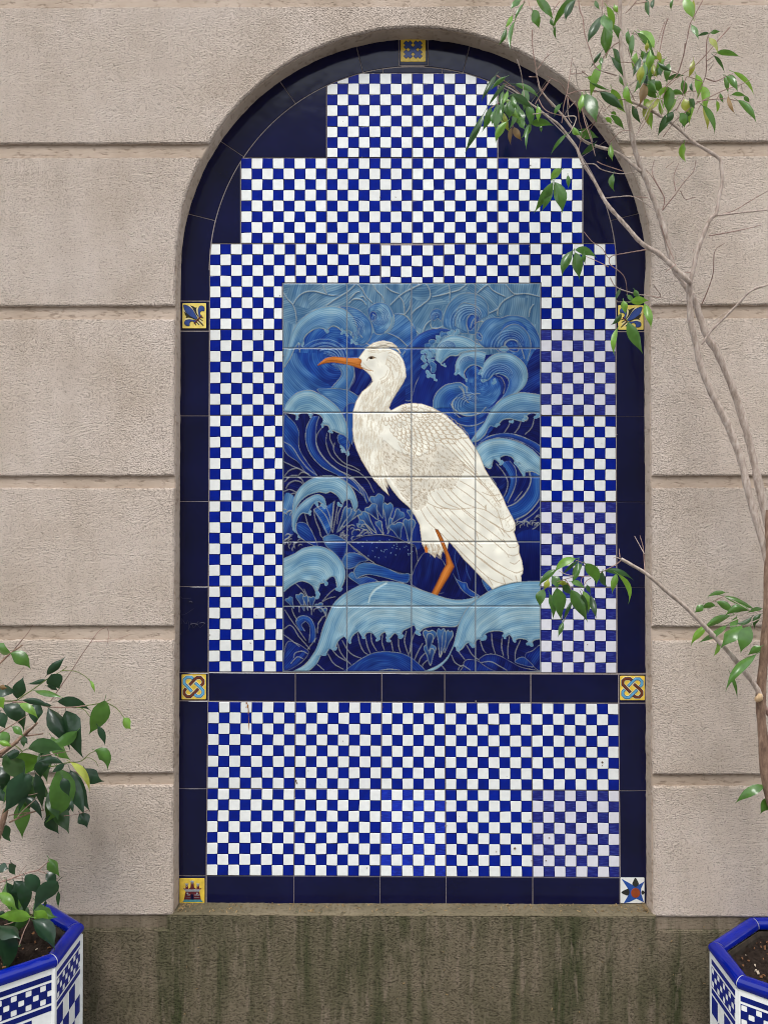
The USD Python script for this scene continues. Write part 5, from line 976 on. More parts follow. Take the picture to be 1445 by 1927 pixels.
def branch(owner, k, pts, r0, r1, mat='grey_bark', Y0=-0.2, Y1=None, name='branch', sides=8):
    """pts in a crop's pixels; r0, r1: half widths in metres at the start and the end."""
    p = spline(pxy(k, pts), n=max(6, 5 * len(pts))); Y1 = Y0 if Y1 is None else Y1
    n = len(p); yy = np.linspace(Y0, Y1, n) + .006 * np.sin(np.linspace(0, 5, n) + p[0, 0])
    w = np.array([at(a[0], a[1], y) for a, y in zip(p, yy)]); r0, r1 = r0 * .92, r1 * .9
    rad = np.linspace(r0, r1, n) * (1 + .16 * (meshkit.noise(np.column_stack([p / 9, np.zeros(n)]), 4) - .5) * 2)
    part(owner, name, tube(w, rad, sides, int(p[0, 0]), .14), M(mat), smooth=True)

tree = thing('potted_tree', 'thin grey forked tree with sparse green leaves growing from the right planter', 'tree', (0.827, -0.209, 0.57))
# trunk: from the earth, out of the frame at the right, and back into it
tz = np.array([[0.83, -0.209, 0.56], [0.812, -0.209, 0.70], *[at(x, y, -0.209) for x, y in ((1449, 1500), (1437, 1400), (1431, 1320), (1437, 1240), (1444, 1150), (1447, 1040), (1449, 960))]])
tp = spline(tz, 60); part(tree, 'trunk', tube(tp, np.linspace(.011, .0082, 60) * (1 + .08 * np.sin(np.arange(60) * .9)), 14, 3, .08), M('brown_bark'), smooth=True)
g0 = at(1428, 1313, -.222); part(tree, 'pruning_scar', tube([g0 + [0, .008, -.006], g0 + [0, -.003, 0], g0 + [.001, -.004, .008]], [.006, .0065, .004], 8), M('cut_wood'), smooth=True)
branch(tree, 'P', [(1450, 1085), (1432, 1010), (1409, 930), (1396, 870), (1381, 830), (1366, 793), (1339, 740), (1317, 685), (1309, 645), (1300, 608), (1297, 560), (1297, 530)], .0085, .0068, Y0=-.2, Y1=-.19)
branch(tree, 'P', [(1458, 1030), (1444, 985), (1425, 900), (1412, 840), (1400, 796), (1382, 740), (1363, 694), (1345, 655), (1333, 639), (1318, 600), (1308, 568), (1285, 530), (1268, 503), (1252, 442), (1234, 386), (1220, 350), (1208, 320), (1196, 285), (1190, 259), (1182, 215), (1178, 182), (1173, 140), (1169, 101), (1167, 50), (1166, -20)], .0095, .0042, Y0=-.17, Y1=-.15)
branch(tree, 'P', [(1297, 535), (1305, 505), (1310, 480), (1320, 450), (1334, 417), (1340, 408), (1348, 400), (1353, 370), (1359, 340), (1357, 315), (1355, 300), (1335, 285), (1305, 267), (1275, 240), (1245, 219), (1210, 200), (1176, 186)], .0052, .0026, Y0=-.2, Y1=-.2)
branch(tree, 'P', [(1297, 530), (1275, 510), (1252, 488), (1235, 474), (1215, 463), (1198, 448), (1182, 429), (1165, 410), (1150, 393), (1138, 377), (1118, 340), (1095, 303), (1085, 278), (1066, 251), (1050, 232), (1034, 221), (1015, 206), (998, 194), (970, 172), (949, 160)], .0058, .0014, Y0=-.21, Y1=-.17)
branch(tree, 'P', [(1205, 322), (1185, 305), (1168, 291), (1150, 282), (1128, 276), (1103, 267), (1085, 252), (1062, 221), (1040, 195), (1018, 170), (1012, 150), (1008, 130)], .0042, .0014, Y0=-.16, Y1=-.15)
branch(tree, 'P', [(1432, 1312), (1422, 1293), (1397, 1259), (1363, 1219), (1323, 1176), (1289, 1142), (1256, 1114), (1216, 1080), (1190, 1064), (1169, 1052)], .006, .0036, Y0=-.215, Y1=-.24)
branch(tree, 'P', [(1320, 648), (1340, 620), (1363, 598), (1390, 570), (1415, 546), (1450, 534)], .0026, .002, Y0=-.2, Y1=-.24)
branch(tree, 'P', [(1348, 405), (1372, 402), (1410, 398), (1450, 394)], .0022, .0016, Y0=-.2, Y1=-.22)
branch(tree, 'P', [(1436, 1325), (1446, 1345), (1462, 1360)], .005, .004, 'twig_bark', Y0=-.2)
TW = [('P', [(1213, 1080), (1212, 1055), (1210, 1030), (1204, 1008)]), ('P', [(1212, 1042), (1200, 1020), (1194, 1009)]), ('T8', [(1060, 215), (1000, 265), (860, 340), (760, 390), (640, 405), (520, 410), (400, 440), (300, 470)]), ('T8', [(1050, 200), (1000, 180), (965, 190)]), ('T8', [(1045, 185), (1040, 130), (1035, 80)]), ('T8', [(520, 215), (640, 260), (700, 300)]), ('T8', [(330, 345), (400, 380), (500, 405)]), ('T8', [(700, 430), (650, 460), (620, 520)]), ('T8', [(620, 405), (585, 450), (600, 500)]), ('T8', [(480, 690), (440, 820), (370, 960)]), ('T8', [(400, 440), (470, 560), (480, 700)]),
      ('T5', [(700, 550), (610, 565), (500, 585), (470, 600), (430, 540), (370, 500), (320, 440)]), ('T5', [(475, 600), (480, 640), (545, 690), (575, 740), (585, 830)]), ('T5', [(470, 655), (400, 620), (330, 590)]), ('T5', [(480, 720), (520, 780), (640, 820), (780, 840), (950, 870)]), ('T5', [(450, 235), (540, 225), (620, 225), (700, 270), (765, 320)]), ('T5', [(610, 225), (710, 230)]), ('T5', [(300, 30), (380, 25), (430, 60), (540, 85), (650, 75)]), ('T5', [(400, 10), (440, 30), (560, 70)]),
      ('T5', [(800, 310), (880, 210), (930, 140), (990, 70), (1005, 0)]), ('T5', [(815, 235), (740, 110), (700, 60)]), ('T5', [(880, 190), (870, 100), (900, 20)]), ('T5', [(800, 310), (810, 230), (740, 90), (750, 0)]), ('T5', [(790, 400), (830, 520), (870, 610)]), ('T5', [(1130, 345), (1240, 310), (1340, 250), (1445, 190)]), ('T5', [(1085, 465), (1200, 445), (1300, 425), (1400, 400)]), ('T5', [(1040, 885), (1080, 790), (1110, 690), (1120, 560), (1180, 510)]), ('T5', [(700, 825), (790, 840), (750, 770)]), ('T5', [(1080, 1010), (1150, 960), (1210, 920)]), ('T5', [(970, 690), (940, 690)]),
      ('T5', [(900, 740), (850, 745)]), ('T5', [(985, 570), (990, 548)]), ('T5', [(975, 1000), (940, 990)]), ('T5', [(1020, 1300), (980, 1285), (950, 1275)]), ('T5', [(1170, 1320), (1150, 1328)]), ('T5', [(880, 640), (820, 685)]), ('T5', [(910, 190), (940, 240), (1000, 230)]), ('T5', [(930, 130), (880, 90)]), ('T5', [(820, 50), (870, 10)]),
      ('T1', [(1090, 0), (1100, 90), (1130, 170), (1145, 310), (1190, 450), (1225, 570), (1280, 650), (1445, 705)]), ('T1', [(620, 0), (630, 50), (655, 95)]), ('T1', [(580, 0), (560, 60), (510, 120), (470, 140)]), ('T1', [(910, 10), (860, 80), (835, 160)]), ('T1', [(655, 275), (658, 440), (690, 640), (700, 720), (740, 850), (850, 1000)]), ('T1', [(700, 650), (790, 530), (865, 475)]), ('T1', [(800, 520), (795, 490)]), ('T1', [(625, 715), (695, 718)]), ('T1', [(820, 745), (770, 830), (710, 920), (680, 975)]), ('T1', [(510, 550), (550, 680), (580, 900), (600, 940)]),
      ('T1', [(980, 880), (1000, 740), (1030, 540)]), ('T1', [(1035, 580), (1065, 640), (1075, 780), (1110, 850)]), ('T1', [(1120, 660), (1190, 720)]), ('T1', [(980, 880), (920, 780), (790, 710)]), ('T1', [(980, 880), (1080, 850), (1190, 840), (1300, 860)]), ('T1', [(980, 885), (950, 990)]), ('T1', [(985, 890), (1000, 1000)]), ('T1', [(1010, 690), (1100, 685), (1150, 665)]), ('T1', [(1310, 0), (1315, 100), (1305, 130)]), ('T1', [(1445, 400), (1380, 460), (1330, 540)]), ('T1', [(960, 860), (1040, 960)]),
      ('T4', [(1130, 335), (1100, 460), (1080, 640)]), ('T4', [(1135, 340), (1190, 400), (1250, 470), (1270, 620), (1300, 740), (1270, 920), (1290, 1050)]), ('T4', [(1140, 345), (1150, 560), (1190, 640)]), ('T4', [(1230, 400), (1140, 500), (1110, 560)]), ('T4', [(1110, 570), (1230, 570), (1215, 660), (1160, 760)]), ('T4', [(1300, 480), (1330, 620), (1400, 830), (1445, 1000)]), ('T4', [(1300, 740), (1445, 620)]), ('T4', [(765, 545), (870, 530), (940, 545)]), ('T4', [(860, 290), (950, 175)]), ('T4', [(830, 380), (870, 460), (940, 520), (1080, 560)]), ('T4', [(370, 120), (470, 190), (560, 260), (690, 380)]), ('T4', [(440, 210), (500, 230), (570, 250)]), ('T4', [(310, 480), (380, 430), (480, 400), (600, 410)]),
      ('T2', [(690, 0), (620, 110), (560, 230)]), ('T2', [(770, 0), (700, 90), (620, 170)]), ('T2', [(910, 15), (750, 45)]), ('T2', [(525, 190), (440, 90), (385, 55)]), ('T2', [(300, 0), (315, 100), (320, 185)]), ('T2', [(0, 40), (45, 220), (70, 430), (140, 640), (190, 850), (250, 930), (400, 970), (560, 1020)]), ('T2', [(530, 560), (450, 610), (370, 700), (310, 790)]), ('T2', [(570, 545), (650, 625), (760, 690), (830, 740)]), ('T2', [(650, 640), (690, 770), (750, 890)]), ('T2', [(740, 450), (700, 440)]), ('T2', [(750, 440), (830, 520), (900, 560)]), ('T2', [(1190, 240), (1140, 380), (1100, 560), (1050, 820), (990, 1020)]), ('T2', [(1150, 280), (1090, 440), (1060, 560)]), ('T2', [(675, 1140), (850, 1000), (930, 800), (1040, 560)]),
      ('T2', [(500, 825), (620, 830), (760, 835)]), ('T2', [(1050, 1300), (930, 1450), (840, 1660), (740, 1850)]), ('T2', [(200, 1225), (400, 1215), (440, 1205)]), ('T2', [(0, 1205), (100, 1210), (200, 1225)]), ('T2', [(740, 1340), (690, 1240), (660, 1170)]), ('T2', [(870, 950), (940, 1080), (1060, 1260), (1100, 1400), (1190, 1600)]), ('T2', [(1180, 1150), (1120, 1320), (1105, 1550)]), ('T2', [(1000, 1380), (880, 1640), (770, 1800)]), ('T2', [(1420, 570), (1400, 730), (1320, 980), (1180, 1130), (1040, 1300), (930, 1460), (790, 1740)]), ('T2', [(20, 1900), (200, 1650), (320, 1400)]), ('T2', [(180, 1900), (100, 1640), (40, 1480)]), ('T2', [(400, 1910), (560, 1760), (690, 1750)]), ('T2', [(210, 1640), (350, 1660), (560, 1700)]), ('T2', [(240, 1290), (330, 1400), (400, 1530), (470, 1640)]), ('T2', [(620, 1330), (540, 1330), (420, 1400), (330, 1490)]), ('T2', [(870, 1300), (760, 1290), (690, 1300)]), ('T2', [(860, 1120), (950, 1130)]), ('T2', [(740, 1450), (800, 1410), (900, 1280)]),
      ('T3', [(550, 0), (440, 200), (380, 320), (340, 520), (290, 740), (215, 980)]), ('T3', [(910, 365), (760, 530), (600, 720), (450, 870), (270, 995), (60, 1170)]), ('T3', [(640, 440), (605, 540), (598, 760), (590, 1000), (490, 1250), (470, 1330)]), ('T3', [(605, 810), (700, 745), (750, 700)]), ('T3', [(600, 890), (700, 800)]), ('T3', [(630, 940), (700, 840)]), ('T3', [(590, 1045), (720, 1085), (840, 1030), (960, 980)]), ('T3', [(780, 1080), (840, 1110)]), ('T3', [(200, 1600), (440, 1400), (600, 1320), (850, 1200), (1060, 1130), (1140, 1090), (1215, 1050)]), ('T3', [(470, 1360), (620, 1335), (850, 1320), (1030, 1350)]), ('T3', [(560, 1340), (500, 1440), (470, 1520)]), ('T3', [(1065, 1130), (1095, 1230)]), ('T3', [(740, 1320), (780, 1255)]), ('T3', [(150, 1640), (300, 1520), (470, 1360)]), ('T3', [(190, 1480), (290, 1300), (350, 1220), (460, 1225)]), ('T3', [(280, 1280), (320, 1050), (380, 1030), (540, 1090)]), ('T3', [(20, 1830), (160, 1640)]), ('T3', [(300, 1780), (320, 1500)]), ('T3', [(300, 1740), (380, 1650)]), ('T3', [(210, 1650), (280, 1760)]), ('T3', [(130, 945), (210, 980)]),
      ('T7', [(1010, 85), (940, 120), (890, 150)]), ('T7', [(1290, 190), (1200, 210), (1060, 270), (940, 300)]), ('T7', [(1200, 190), (1100, 130), (1010, 85)]), ('T7', [(1270, 450), (1240, 510)]), ('T7', [(1000, 340), (920, 380), (900, 370)]), ('T7', [(1290, 240), (1170, 290), (1000, 310)])]
for k, q in TW: branch(tree, k, q, .0013 if len(q) > 3 else .001, .0007, 'twig_bark' if (int(q[0][0]) % 3) else 'grey_bark', Y0=-.2 + lr.normal(0, .02), Y1=-.2 + lr.normal(0, .03), name='twig', sides=5)
TL = {'T1': [(545, 0, 465, 75, 55, 1), (575, 30, 500, 190, 28, 0), (490, 200, 455, 435, 42, 0, 20), (468, 140, 405, 245, 42, 2), (405, 260, 345, 400, 46, 1, -16), (660, 95, 712, 245, 88, 1), (690, -20, 835, 160, 78, 0, -16), (835, 165, 862, 235, 34, 0), (1075, -40, 870, 250, 66, 1, 40), (1060, 0, 980, 175, 74, 0), (870, 240, 882, 355, 26, 1), (1250, 0, 1285, 75, 36, 1)],
      'T2': [(340, 190, 440, 410, 130, 0), (290, 220, 130, 540, 120, 0, 20), (335, 340, 360, 725, 160, 1), (370, 85, 425, 390, 85, 2, -40), (430, 330, 520, 570, 85, 1), (490, 340, 530, 430, 60, 0), (450, 650, 550, 850, 75, 0), (430, 765, 575, 1010, 75, 0), (540, 1020, 600, 1140, 45, 1), (295, 690, 165, 880, 55, 0), (290, 760, 300, 860, 60, 1), (290, 855, 170, 1265, 115, 2, 26), (110, 1035, 260, 1085, 65, 2), (170, 1110, 390, 1195, 40, 1), (75, 1265, 20, 1450, 85, 2), (100, 1260, 215, 1595, 175, 0), (285, 1235, 570, 1460, 125, 0), (440, 1195, 600, 1475, 130, 2), (410, 1550, 580, 1720, 85, 1, -24), (350, 1580, 420, 1655, 60, 2), (430, 1500, 490, 1540, 45, 1), (655, 410, 665, 600, 72, 0), (720, 460, 705, 735, 82, 1, 10), (820, 415, 985, 630, 140, 2, -36), (780, 440, 975, 690, 75, 1, -24), (970, 650, 1015, 745, 30, 0), (910, 560, 905, 690, 60, 3), (1050, 690, 1090, 830, 60, 3), (1060, 840, 1230, 940, 52, 0), (835, 680, 860, 830, 80, 1), (810, 770, 725, 1000, 80, 0), (870, 850, 740, 1200, 105, 1), (850, 880, 820, 1110, 100, 3), (870, 1110, 810, 1370, 115, 4), (930, 690, 870, 860, 70, 0), (960, 850, 960, 1060, 85, 0), (1000, 850, 1050, 1015, 65, 3), (1080, 900, 1100, 1015, 45, 0), (980, 1080, 1110, 1225, 120, 1), (900, 1160, 1040, 1305, 105, 0), (1180, 1165, 1190, 1490, 150, 1), (1185, 1060, 1395, 1015, 60, 0), (1240, 1240, 1385, 1275, 70, 1, -26), (870, 1330, 960, 1690, 125, 2), (1080, 1330, 960, 1655, 135, 3), (710, 1420, 815, 1630, 80, 0), (1255, 1500, 1075, 1790, 115, 0), (1350, 1520, 1400, 1690, 110, 0), (900, -20, 940, 195, 66, 0), (1010, -20, 985, 100, 60, 0), (20, 1740, 225, 1830, 90, 0), (470, 60, 520, 150, 70, 2), (880, 950, 900, 1140, 80, 5), (1010, 1060, 960, 1180, 70, 1), (800, 930, 780, 1080, 60, 3)],
      'T3': [(300, -40, 420, 240, 120, 2), (430, 0, 440, 250, 64, 3), (155, -20, 130, 120, 42, 1), (655, 430, 775, 418, 54, 0, -6), (635, 440, 490, 480, 42, 0), (640, 505, 735, 690, 64, 3, -26), (740, 700, 1015, 750, 76, 1, -22), (700, 745, 825, 945, 42, 0, -22), (425, 800, 365, 1015, 74, 3), (280, 1070, 310, 1275, 88, 1), (300, 1325, 370, 1490, 115, 3), (370, 1320, 440, 1440, 74, 0), (405, 1110, 420, 1215, 46, 0), (390, 1480, 290, 1685, 120, 0), (430, 1410, 385, 1650, 52, 2), (555, 1425, 600, 1710, 68, 3), (550, 1420, 690, 1755, 80, 1, -50), (735, 1350, 730, 1497, 46, 2, -22), (785, 1250, 825, 1365, 42, 1), (840, 1030, 885, 1220, 62, 1), (860, 1015, 1000, 1205, 84, 1, -32), (915, 1000, 1000, 1050, 34, 0), (970, 965, 1205, 1245, 58, 2, -56), (895, 1285, 975, 1495, 54, 4), (940, 1270, 1115, 1285, 52, 1, -14), (1105, 1290, 1170, 1365, 54, 0), (1025, 1345, 1240, 1610, 84, 1, -40), (150, 1500, 60, 1640, 90, 0)],
      'T4': [(365, 115, 225, 385, 54, 0, 24), (470, 140, 320, 275, 48, 1, 18), (480, 205, 295, 445, 42, 0, 14), (575, 220, 805, 360, 58, 1, -44), (490, 290, 445, 430, 48, 2), (500, 350, 735, 475, 86, 0, -30), (445, 430, 370, 690, 125, 1, 24), (310, 470, 225, 705, 84, 1), (230, 540, 50, 930, 76, 0, 12), (520, 400, 510, 575, 125, 1), (430, 520, 505, 720, 74, 3), (590, 440, 510, 680, 64, 0), (610, 450, 700, 645, 125, 1), (690, 430, 720, 660, 96, 1), (610, 575, 665, 695, 78, 0), (740, 650, 650, 785, 64, 1), (720, 690, 700, 905, 36, 0), (750, 650, 960, 668, 84, 1, -20), (850, 670, 855, 735, 32, 1), (1070, 435, 1010, 555, 48, 1), (1130, 765, 980, 960, 42, 1, 16), (540, 690, 530, 858, 48, 4), (560, 690, 635, 815, 74, 4), (1300, 330, 1280, 505, 64, 2), (1210, 680, 1280, 765, 64, 2), (1270, 730, 1445, 785, 74, 0), (1440, 860, 1300, 975, 64, 0)],
      'T5': [(185, 60, 125, 125, 50, 2), (130, 140, 28, 305, 56, 0), (120, 150, 66, 300, 48, 1), (140, 140, 180, 305, 80, 1, -16), (222, 95, 225, 168, 26, 1), (500, 88, 508, 182, 36, 1, 18), (250, 560, 195, 695, 58, 1, 16), (265, 570, 290, 712, 68, 1), (270, 552, 382, 595, 48, 1, -18), (320, 570, 330, 630, 26, 1), (630, 795, 662, 845, 32, 1), (610, 870, 705, 862, 52, 2), (560, 862, 575, 935, 42, 2), (545, 938, 490, 1002, 32, 0), (690, 882, 725, 1015, 48, 2, -12), (590, 995, 668, 1162, 68, 1), (525, 1035, 510, 1180, 36, 2), (540, 790, 520, 855, 22, 0), (585, 830, 620, 870, 26, 1)],
      'T8': [(515, 200, 295, 355, 92, 2, 40), (285, 330, 108, 505, 80, 1, 26), (550, 240, 485, 465, 80, 1), (595, 260, 500, 435, 80, 1), (540, 228, 385, 372, 42, 0), (640, 260, 750, 485, 138, 0, -36), (775, 310, 740, 445, 76, 3), (870, 345, 1165, 442, 74, 0, -44), (840, 355, 897, 515, 76, 0), (1005, 380, 958, 585, 80, 2), (1025, 388, 1128, 692, 64, 2, -70), (140, 565, 106, 745, 116, 0), (210, 620, 252, 878, 86, 1), (300, 550, 350, 885, 172, 0), (250, 405, 290, 540, 118, 0), (200, 440, 160, 565, 66, 3), (470, 575, 640, 905, 150, 1, -16), (610, 588, 660, 815, 96, 2, -40), (700, 640, 760, 878, 76, 0), (470, 468, 615, 545, 64, 0), (400, 475, 465, 605, 96, 0), (655, 510, 695, 595, 54, 0), (480, 700, 385, 905, 48, 0), (372, 950, 318, 1105, 60, 1), (330, 490, 420, 500, 60, 3), (590, 620, 640, 860, 60, 0)],
      'T7': [(1020, 58, 900, 92, 32, 0, 14), (1005, 83, 1222, 185, 42, 1, -18), (960, 128, 1070, 212, 58, 1, -14), (855, 148, 805, 198, 52, 1), (945, 158, 850, 182, 42, 0), (1195, 190, 1035, 232, 64, 0), (1055, 228, 870, 325, 52, 1, 10), (1100, 238, 1065, 345, 52, 1), (885, 300, 785, 430, 54, 2, 20), (1025, 300, 838, 415, 42, 1), (1135, 300, 1005, 445, 96, 0), (1200, 310, 1140, 475, 104, 1), (1210, 238, 1100, 272, 32, 0), (1285, 175, 1190, 202, 37, 0), (1280, 218, 1240, 315, 42, 0), (965, 408, 935, 510, 32, 2), (1280, 450, 1195, 508, 54, 0), (1240, 512, 1050, 745, 68, 1, 36), (1058, 650, 1100, 805, 26, 1), (1300, 1462, 1118, 1575, 68, 1, 18), (1345, 1560, 1283, 1655, 64, 1)]}
for k, L in TL.items():
    for q in L: leaf(tree, k, *q, Y=-.2 + lr.normal(0, .03) - (.04 if k == 'T8' else 0))

for q in range(30):
    x, y = (lr.normal(1222, 40), lr.normal(150, 62)) if q < 21 else (lr.normal(950, 26), lr.normal(196, 18)); l, a_ = lr.uniform(24, 44), lr.normal(1.5, .5)
    leaf(tree, 'P', x, y, x + l * math.cos(a_), y + l * math.sin(a_), l * lr.uniform(.28, .38), int(lr.choice([0, 1, 1, 2, 2])), Y=-.19 + lr.normal(0, .03))
shrub = thing('potted_shrub', 'low leafy shrub with glossy dark green leaves growing from the left planter', 'shrub', (-0.918, -0.186, 0.6))
zz = np.array([[-0.90, -0.19, 0.585], *[at(x, y, -0.2) for x, y in ((-20, 1640), (-8, 1590), (4, 1550), (11, 1525))]]); part(shrub, 'trunk', tube(spline(zz, 24), np.linspace(.011, .0055, 24), 10, 7, .1), M('brown_bark'), smooth=True)
zz = np.array([[-0.92, -0.2, 0.585], [-.91, -.2, .72], *[at(x, y, -0.2) for x, y in ((-30, 1500), (-14, 1440), (8, 1415), (33, 1396))]]); part(shrub, 'trunk', tube(spline(zz, 24), np.linspace(.008, .0038, 24), 10, 8, .1), M('brown_bark'), smooth=True)
for k, q, r0, r1, mt in (('L6', [(-60, 380), (60, 300), (180, 220), (300, 110), (380, 40), (440, 0)], .0036, .0034, 'brown_bark'), ('L5', [(400, 1810), (520, 1690), (640, 1570)], .0034, .0022, 'brown_bark'), ('L5', [(400, 1790), (560, 1780), (740, 1755)], .0022, .0016, 'brown_bark'), ('L5', [(-60, 600), (0, 535), (150, 390), (260, 310), (390, 220)], .0026, .0018, 'brown_bark'), ('L5', [(260, 280), (310, 220), (400, 110), (490, 0), (560, -120)], .0012, .0008, 'twig_bark'), ('L5', [(-40, 1760), (120, 1660), (270, 1570)], .0016, .001, 'brown_bark'), ('L5', [(270, 1570), (460, 1440), (600, 1300), (700, 1230)], .0008, .0006, 'twig_bark'), ('L5', [(120, 920), (260, 780), (410, 610)], .0007, .0006, 'twig_bark'),
                          ('L5', [(80, 1190), (270, 1185), (400, 1100), (540, 1010), (780, 840), (880, 770), (1080, 660), (1160, 590)], .0016, .0008, 'green_stem'), ('L5', [(220, 1205), (420, 1215), (660, 1240), (850, 1290), (1193, 1300), (1480, 1270)], .0018, .0012, 'twig_bark'), ('L1', [(690, 630), (780, 615), (840, 600), (885, 580)], .0012, .0009, 'green_stem'), ('L1', [(500, 350), (600, 355), (680, 395), (730, 450), (758, 520)], .0011, .0006, 'green_stem'), ('L1', [(850, 605), (930, 650), (990, 720)], .0011, .0007, 'green_stem'), ('L1', [(540, 640), (660, 655), (720, 720)], .001, .0007, 'green_stem'),
                          ('L1', [(405, 595), (470, 500), (560, 370), (650, 230), (720, 130), (790, 35), (855, 0)], .0013, .0008, 'twig_bark'), ('L1', [(855, 0), (870, 60), (855, 150)], .0007, .0005, 'twig_bark'), ('L1', [(730, 120), (900, 110), (1040, 60)], .0006, .0004, 'twig_bark'), ('L6', [(560, 500), (680, 520), (800, 500), (900, 470), (1080, 450), (1200, 350), (1290, 310)], .0016, .0008, 'green_stem'), ('L6', [(1090, 450), (1180, 400), (1280, 450), (1320, 520)], .0008, .0006, 'green_stem'), ('L6', [(545, 385), (760, 345), (950, 310)], .0011, .0007, 'twig_bark'), ('L6', [(770, 340), (780, 400), (760, 440)], .0008, .0006, 'twig_bark'), ('L6', [(130, 1270), (300, 1190), (450, 1130), (590, 1105)], .002, .0014, 'brown_bark'), ('L6', [(120, 1180), (300, 1150), (520, 1120)], .0013, .001, 'brown_bark'), ('L6', [(860, 1185), (1050, 1160), (1200, 1100)], .0008, .0006, 'twig_bark'), ('L6', [(230, 1210), (300, 1120), (480, 960)], .0009, .0007, 'twig_bark'),
                          ('L6', [(300, 320), (220, 250), (120, 210)], .0012, .001, 'green_stem'), ('L6', [(290, 330), (340, 290), (400, 260)], .0008, .0006, 'green_stem'), ('L6', [(320, 910), (420, 900), (500, 880)], .001, .0008, 'twig_bark'), ('L7', [(-60, 460), (100, 410), (250, 355), (400, 305), (520, 275), (600, 210), (665, 155)], .0022, .001, 'twig_bark'), ('L7', [(520, 285), (580, 305), (640, 325)], .0009, .0007, 'twig_bark'), ('L7', [(260, 340), (310, 270), (365, 210)], .0007, .0005, 'twig_bark'), ('L7', [(0, 185), (100, 190), (150, 185)], .0008, .0006, 'twig_bark'), ('L7', [(330, 960), (420, 900), (470, 830)], .0012, .0009, 'green_stem'), ('L7', [(200, 390), (300, 390), (410, 440)], .0008, .0006, 'twig_bark'), ('L7', [(400, 930), (440, 965), (470, 990)], .0012, .0009, 'green_stem'), ('L7', [(60, 1020), (140, 1000), (230, 965), (400, 930), (330, 1100), (260, 1300)], .001, .0012, 'twig_bark')):
    branch(shrub, k, q, r0, r1, mt, Y0=-.2 + lr.normal(0, .015), Y1=-.2 + lr.normal(0, .02), name='branch' if r0 > .0015 else 'twig', sides=7)
LL = {'L5': [(-60, 220, 210, 365, 130, 1), (190, 370, 500, 615, 210, 1, -44), (815, 735, 1110, 450, 130, 5), (890, 735, 1020, 965, 240, 0), (300, 1140, 400, 800, 200, 0), (-60, 1010, 255, 1050, 180, 0), (-20, 930, 115, 960, 76, 4), (780, 820, 490, 890, 70, 0), (810, 930, 995, 1010, 76, 0), (610, 1010, 1070, 1130, 88, 1, -14), (400, 1180, 860, 1300, 100, 5, -30), (340, 1240, 630, 1475, 120, 2), (670, 1215, 630, 1580, 210, 0), (730, 1225, 905, 1255, 54, 0), (-40, 1120, 60, 1300, 170, 2), (30, 1290, 375, 1690, 240, 5), (10, 1390, 90, 1650, 170, 5), (215, 1640, 390, 1790, 108, 1), (405, 1800, 475, 1930, 66, 0)],
      'L1': [(465, 600, 705, 665, 78, 0, -26), (390, 655, 545, 960, 120, 5, -28), (530, 680, 655, 1018, 140, 5), (835, 595, 720, 838, 128, 1, -16), (990, 730, 1045, 812, 64, 2), (785, 800, 835, 938, 48, 0, -10), (760, 990, 850, 1132, 86, 1, -36), (720, 430, 758, 522, 22, 2)],
      'L6': [(1025, 50, 640, 200, 140, 1), (390, 285, 825, 310, 180, 1, -56), (640, 285, 545, 375, 56, 0), (260, 325, 10, 400, 110, 0), (560, 395, 105, 610, 270, 1, -40), (560, 420, 545, 665, 160, 0), (310, 610, 60, 1105, 280, 5), (330, 620, 250, 1115, 130, 5), (-20, 530, 100, 790, 170, 5), (-20, 70, 120, 235, 116, 1), (-20, 190, 150, 255, 66, 2), (780, 565, 625, 1215, 300, 1), (845, 680, 925, 905, 116, 0), (885, 945, 820, 1235, 138, 0), (700, 1160, 785, 1405, 176, 0), (800, 575, 1110, 1155, 200, 5, -44), (950, 585, 1190, 1085, 160, 5), (960, 475, 1180, 838, 86, 3, -70), (1140, 550, 1380, 705, 160, 0), (560, 455, 850, 500, 84, 0), (860, 500, 700, 600, 74, 0), (1070, 1150, 1165, 1335, 150, 5), (1080, 1180, 1033, 1277, 32, 0), (960, 980, 985, 1135, 48, 5), (480, 630, 560, 1060, 120, 5), (305, 930, 552, 1215, 96, 5, -30), (80, 1310, 145, 1520, 100, 5), (310, 120, 320, 255, 64, 1), (380, 620, 390, 800, 90, 5), (0, 820, 60, 980, 120, 5)],
      'L7': [(668, 120, 800, 352, 130, 1), (150, 170, 205, 335, 86, 0), (-30, 250, 105, 255, 120, 5), (625, 320, 765, 440, 118, 0), (775, 440, 478, 805, 210, 0), (345, 355, 530, 600, 165, 5), (310, 440, 325, 835, 165, 5), (195, 435, 310, 715, 186, 0), (100, 455, 255, 805, 116, 5), (-30, 600, 205, 805, 118, 2, -30), (405, 915, -10, 910, 140, 2), (480, 840, 645, 1050, 140, 2), (450, 965, 720, 1335, 200, 0), (790, 570, 792, 775, 48, 5), (-30, 1040, 255, 1210, 160, 0), (0, 1110, 20, 1650, 230, 0), (620, 700, 610, 775, 34, 5), (130, 1190, 225, 1300, 86, 5), (-20, 850, 60, 960, 90, 0)]}
for q in range(20):
    x, y = (lr.uniform(-25, 115), lr.uniform(1375, 1520)) if q < 14 else (lr.uniform(-15, 75), lr.uniform(1655, 1790)); l, a_ = lr.uniform(38, 66), lr.normal(1.35, .5)
    leaf(shrub, 'P', x, y, x + l * math.cos(a_), y + l * math.sin(a_), l * lr.uniform(.36, .5), int(lr.choice([5, 0, 0, 1])), Y=-.14 + lr.normal(0, .03))
for k, L in LL.items():
    for q in L: leaf(shrub, k, *q, Y=-.22 + lr.normal(0, .045))

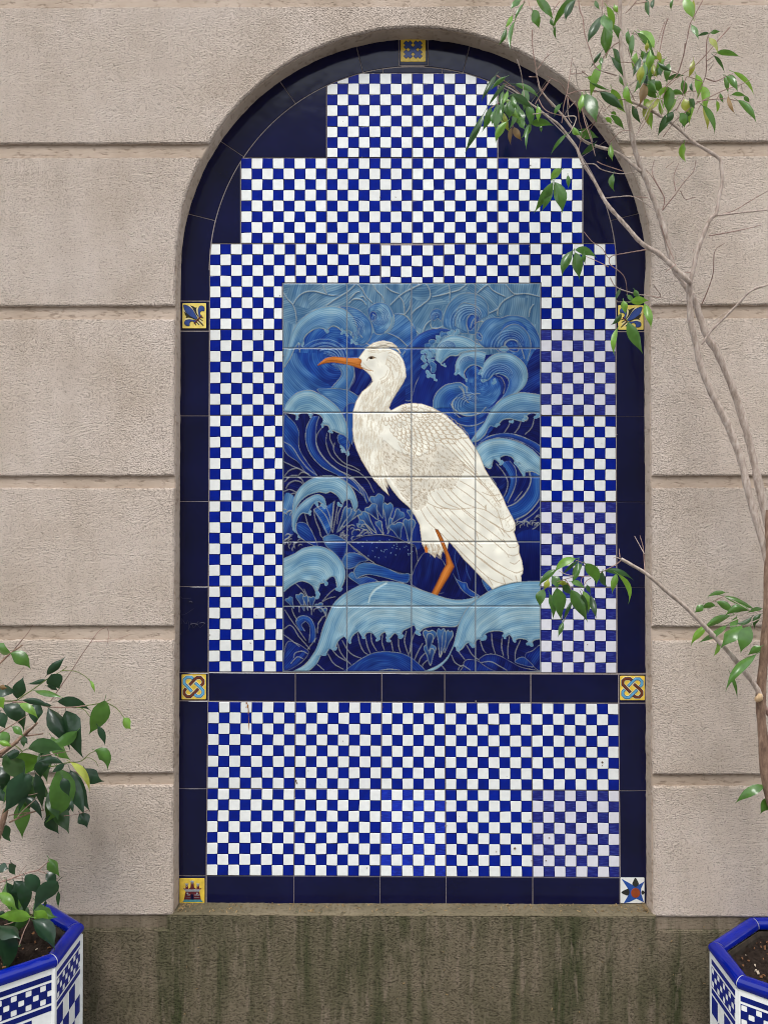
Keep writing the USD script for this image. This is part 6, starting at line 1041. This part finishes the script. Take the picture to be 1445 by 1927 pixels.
# ------------------------------------------------------------------ dead leaves on the ledge, cobweb in the corner, specks on the plinth
dr = np.random.default_rng(33); bits = []
for k in range(420):
    e = dr.random(); x = xl + .01 + (xr - xl - .02) * (dr.beta(.35, .35) if e < .7 else dr.random()); y = dr.uniform(-.042, -.004) if e < .75 else dr.uniform(-.01, -.002)
    z = zs + (zl - zs) * np.clip((y + .043) / .04, 0, 1) + .0015 * dr.random() + (.012 * dr.random() * max(0, (abs(x - (xl + xr) / 2) / (xr - xl) * 2 - .93) / .07))
    l = dr.uniform(.002, .009); m = trimesh.creation.box([l, l * dr.uniform(.1, .4), .0006]); m.apply_transform(trimesh.transformations.euler_matrix(dr.normal(0, .5), dr.normal(0, .5), dr.uniform(0, 6.3))); m.apply_translation([x, y, z]); bits.append((np.array(m.vertices), np.array(m.faces)))
single('leaf_litter', join(bits), M('dead_leaf'), 'dry brown leaf crumbs lying along the ledge under the tiles', 'leaf litter', 'stuff')
bits = []
for k in range(70):
    x, z = dr.uniform(-1.0, 1.0), dr.uniform(.25, zs - .02); l = dr.uniform(.002, .006); m = trimesh.creation.box([l, .001, l * dr.uniform(.15, .4)]); m.apply_transform(trimesh.transformations.rotation_matrix(dr.uniform(0, 3), [0, 1, 0])); m.apply_translation([x, -.0465, z]); bits.append((np.array(m.vertices), np.array(m.faces)))
single('debris_specks', join(bits), M('dead_leaf'), 'tiny pale dry specks stuck to the mossy plinth', 'debris', 'stuff')
webs = []
for k in range(9):
    x, y = dr.uniform(336, 380), dr.uniform(1108, 1190); q = np.array([[x, y], [x + dr.uniform(-8, 10), y + dr.uniform(3, 12)], [x + dr.uniform(-4, 26), y + dr.uniform(-6, 14)]])
    webs.append(tube(np.array([at(a[0], a[1], -.0012 - .004 * dr.random()) for a in spline(q, 8)]), .00014, 4))
for x, y, l in ((358, 1175, 14), (376, 1173, 10), (356, 1133, 6)): webs.append(tube(np.array([at(x, y, -.0025), at(x + l * .5, y - 1.5, -.003), at(x + l, y + .5, -.0025)]), .0007, 5))
single('cobweb', join(webs), M('cobweb'), 'torn grey cobweb with bits of husk on the left dark border tile', 'cobweb', 'stuff')
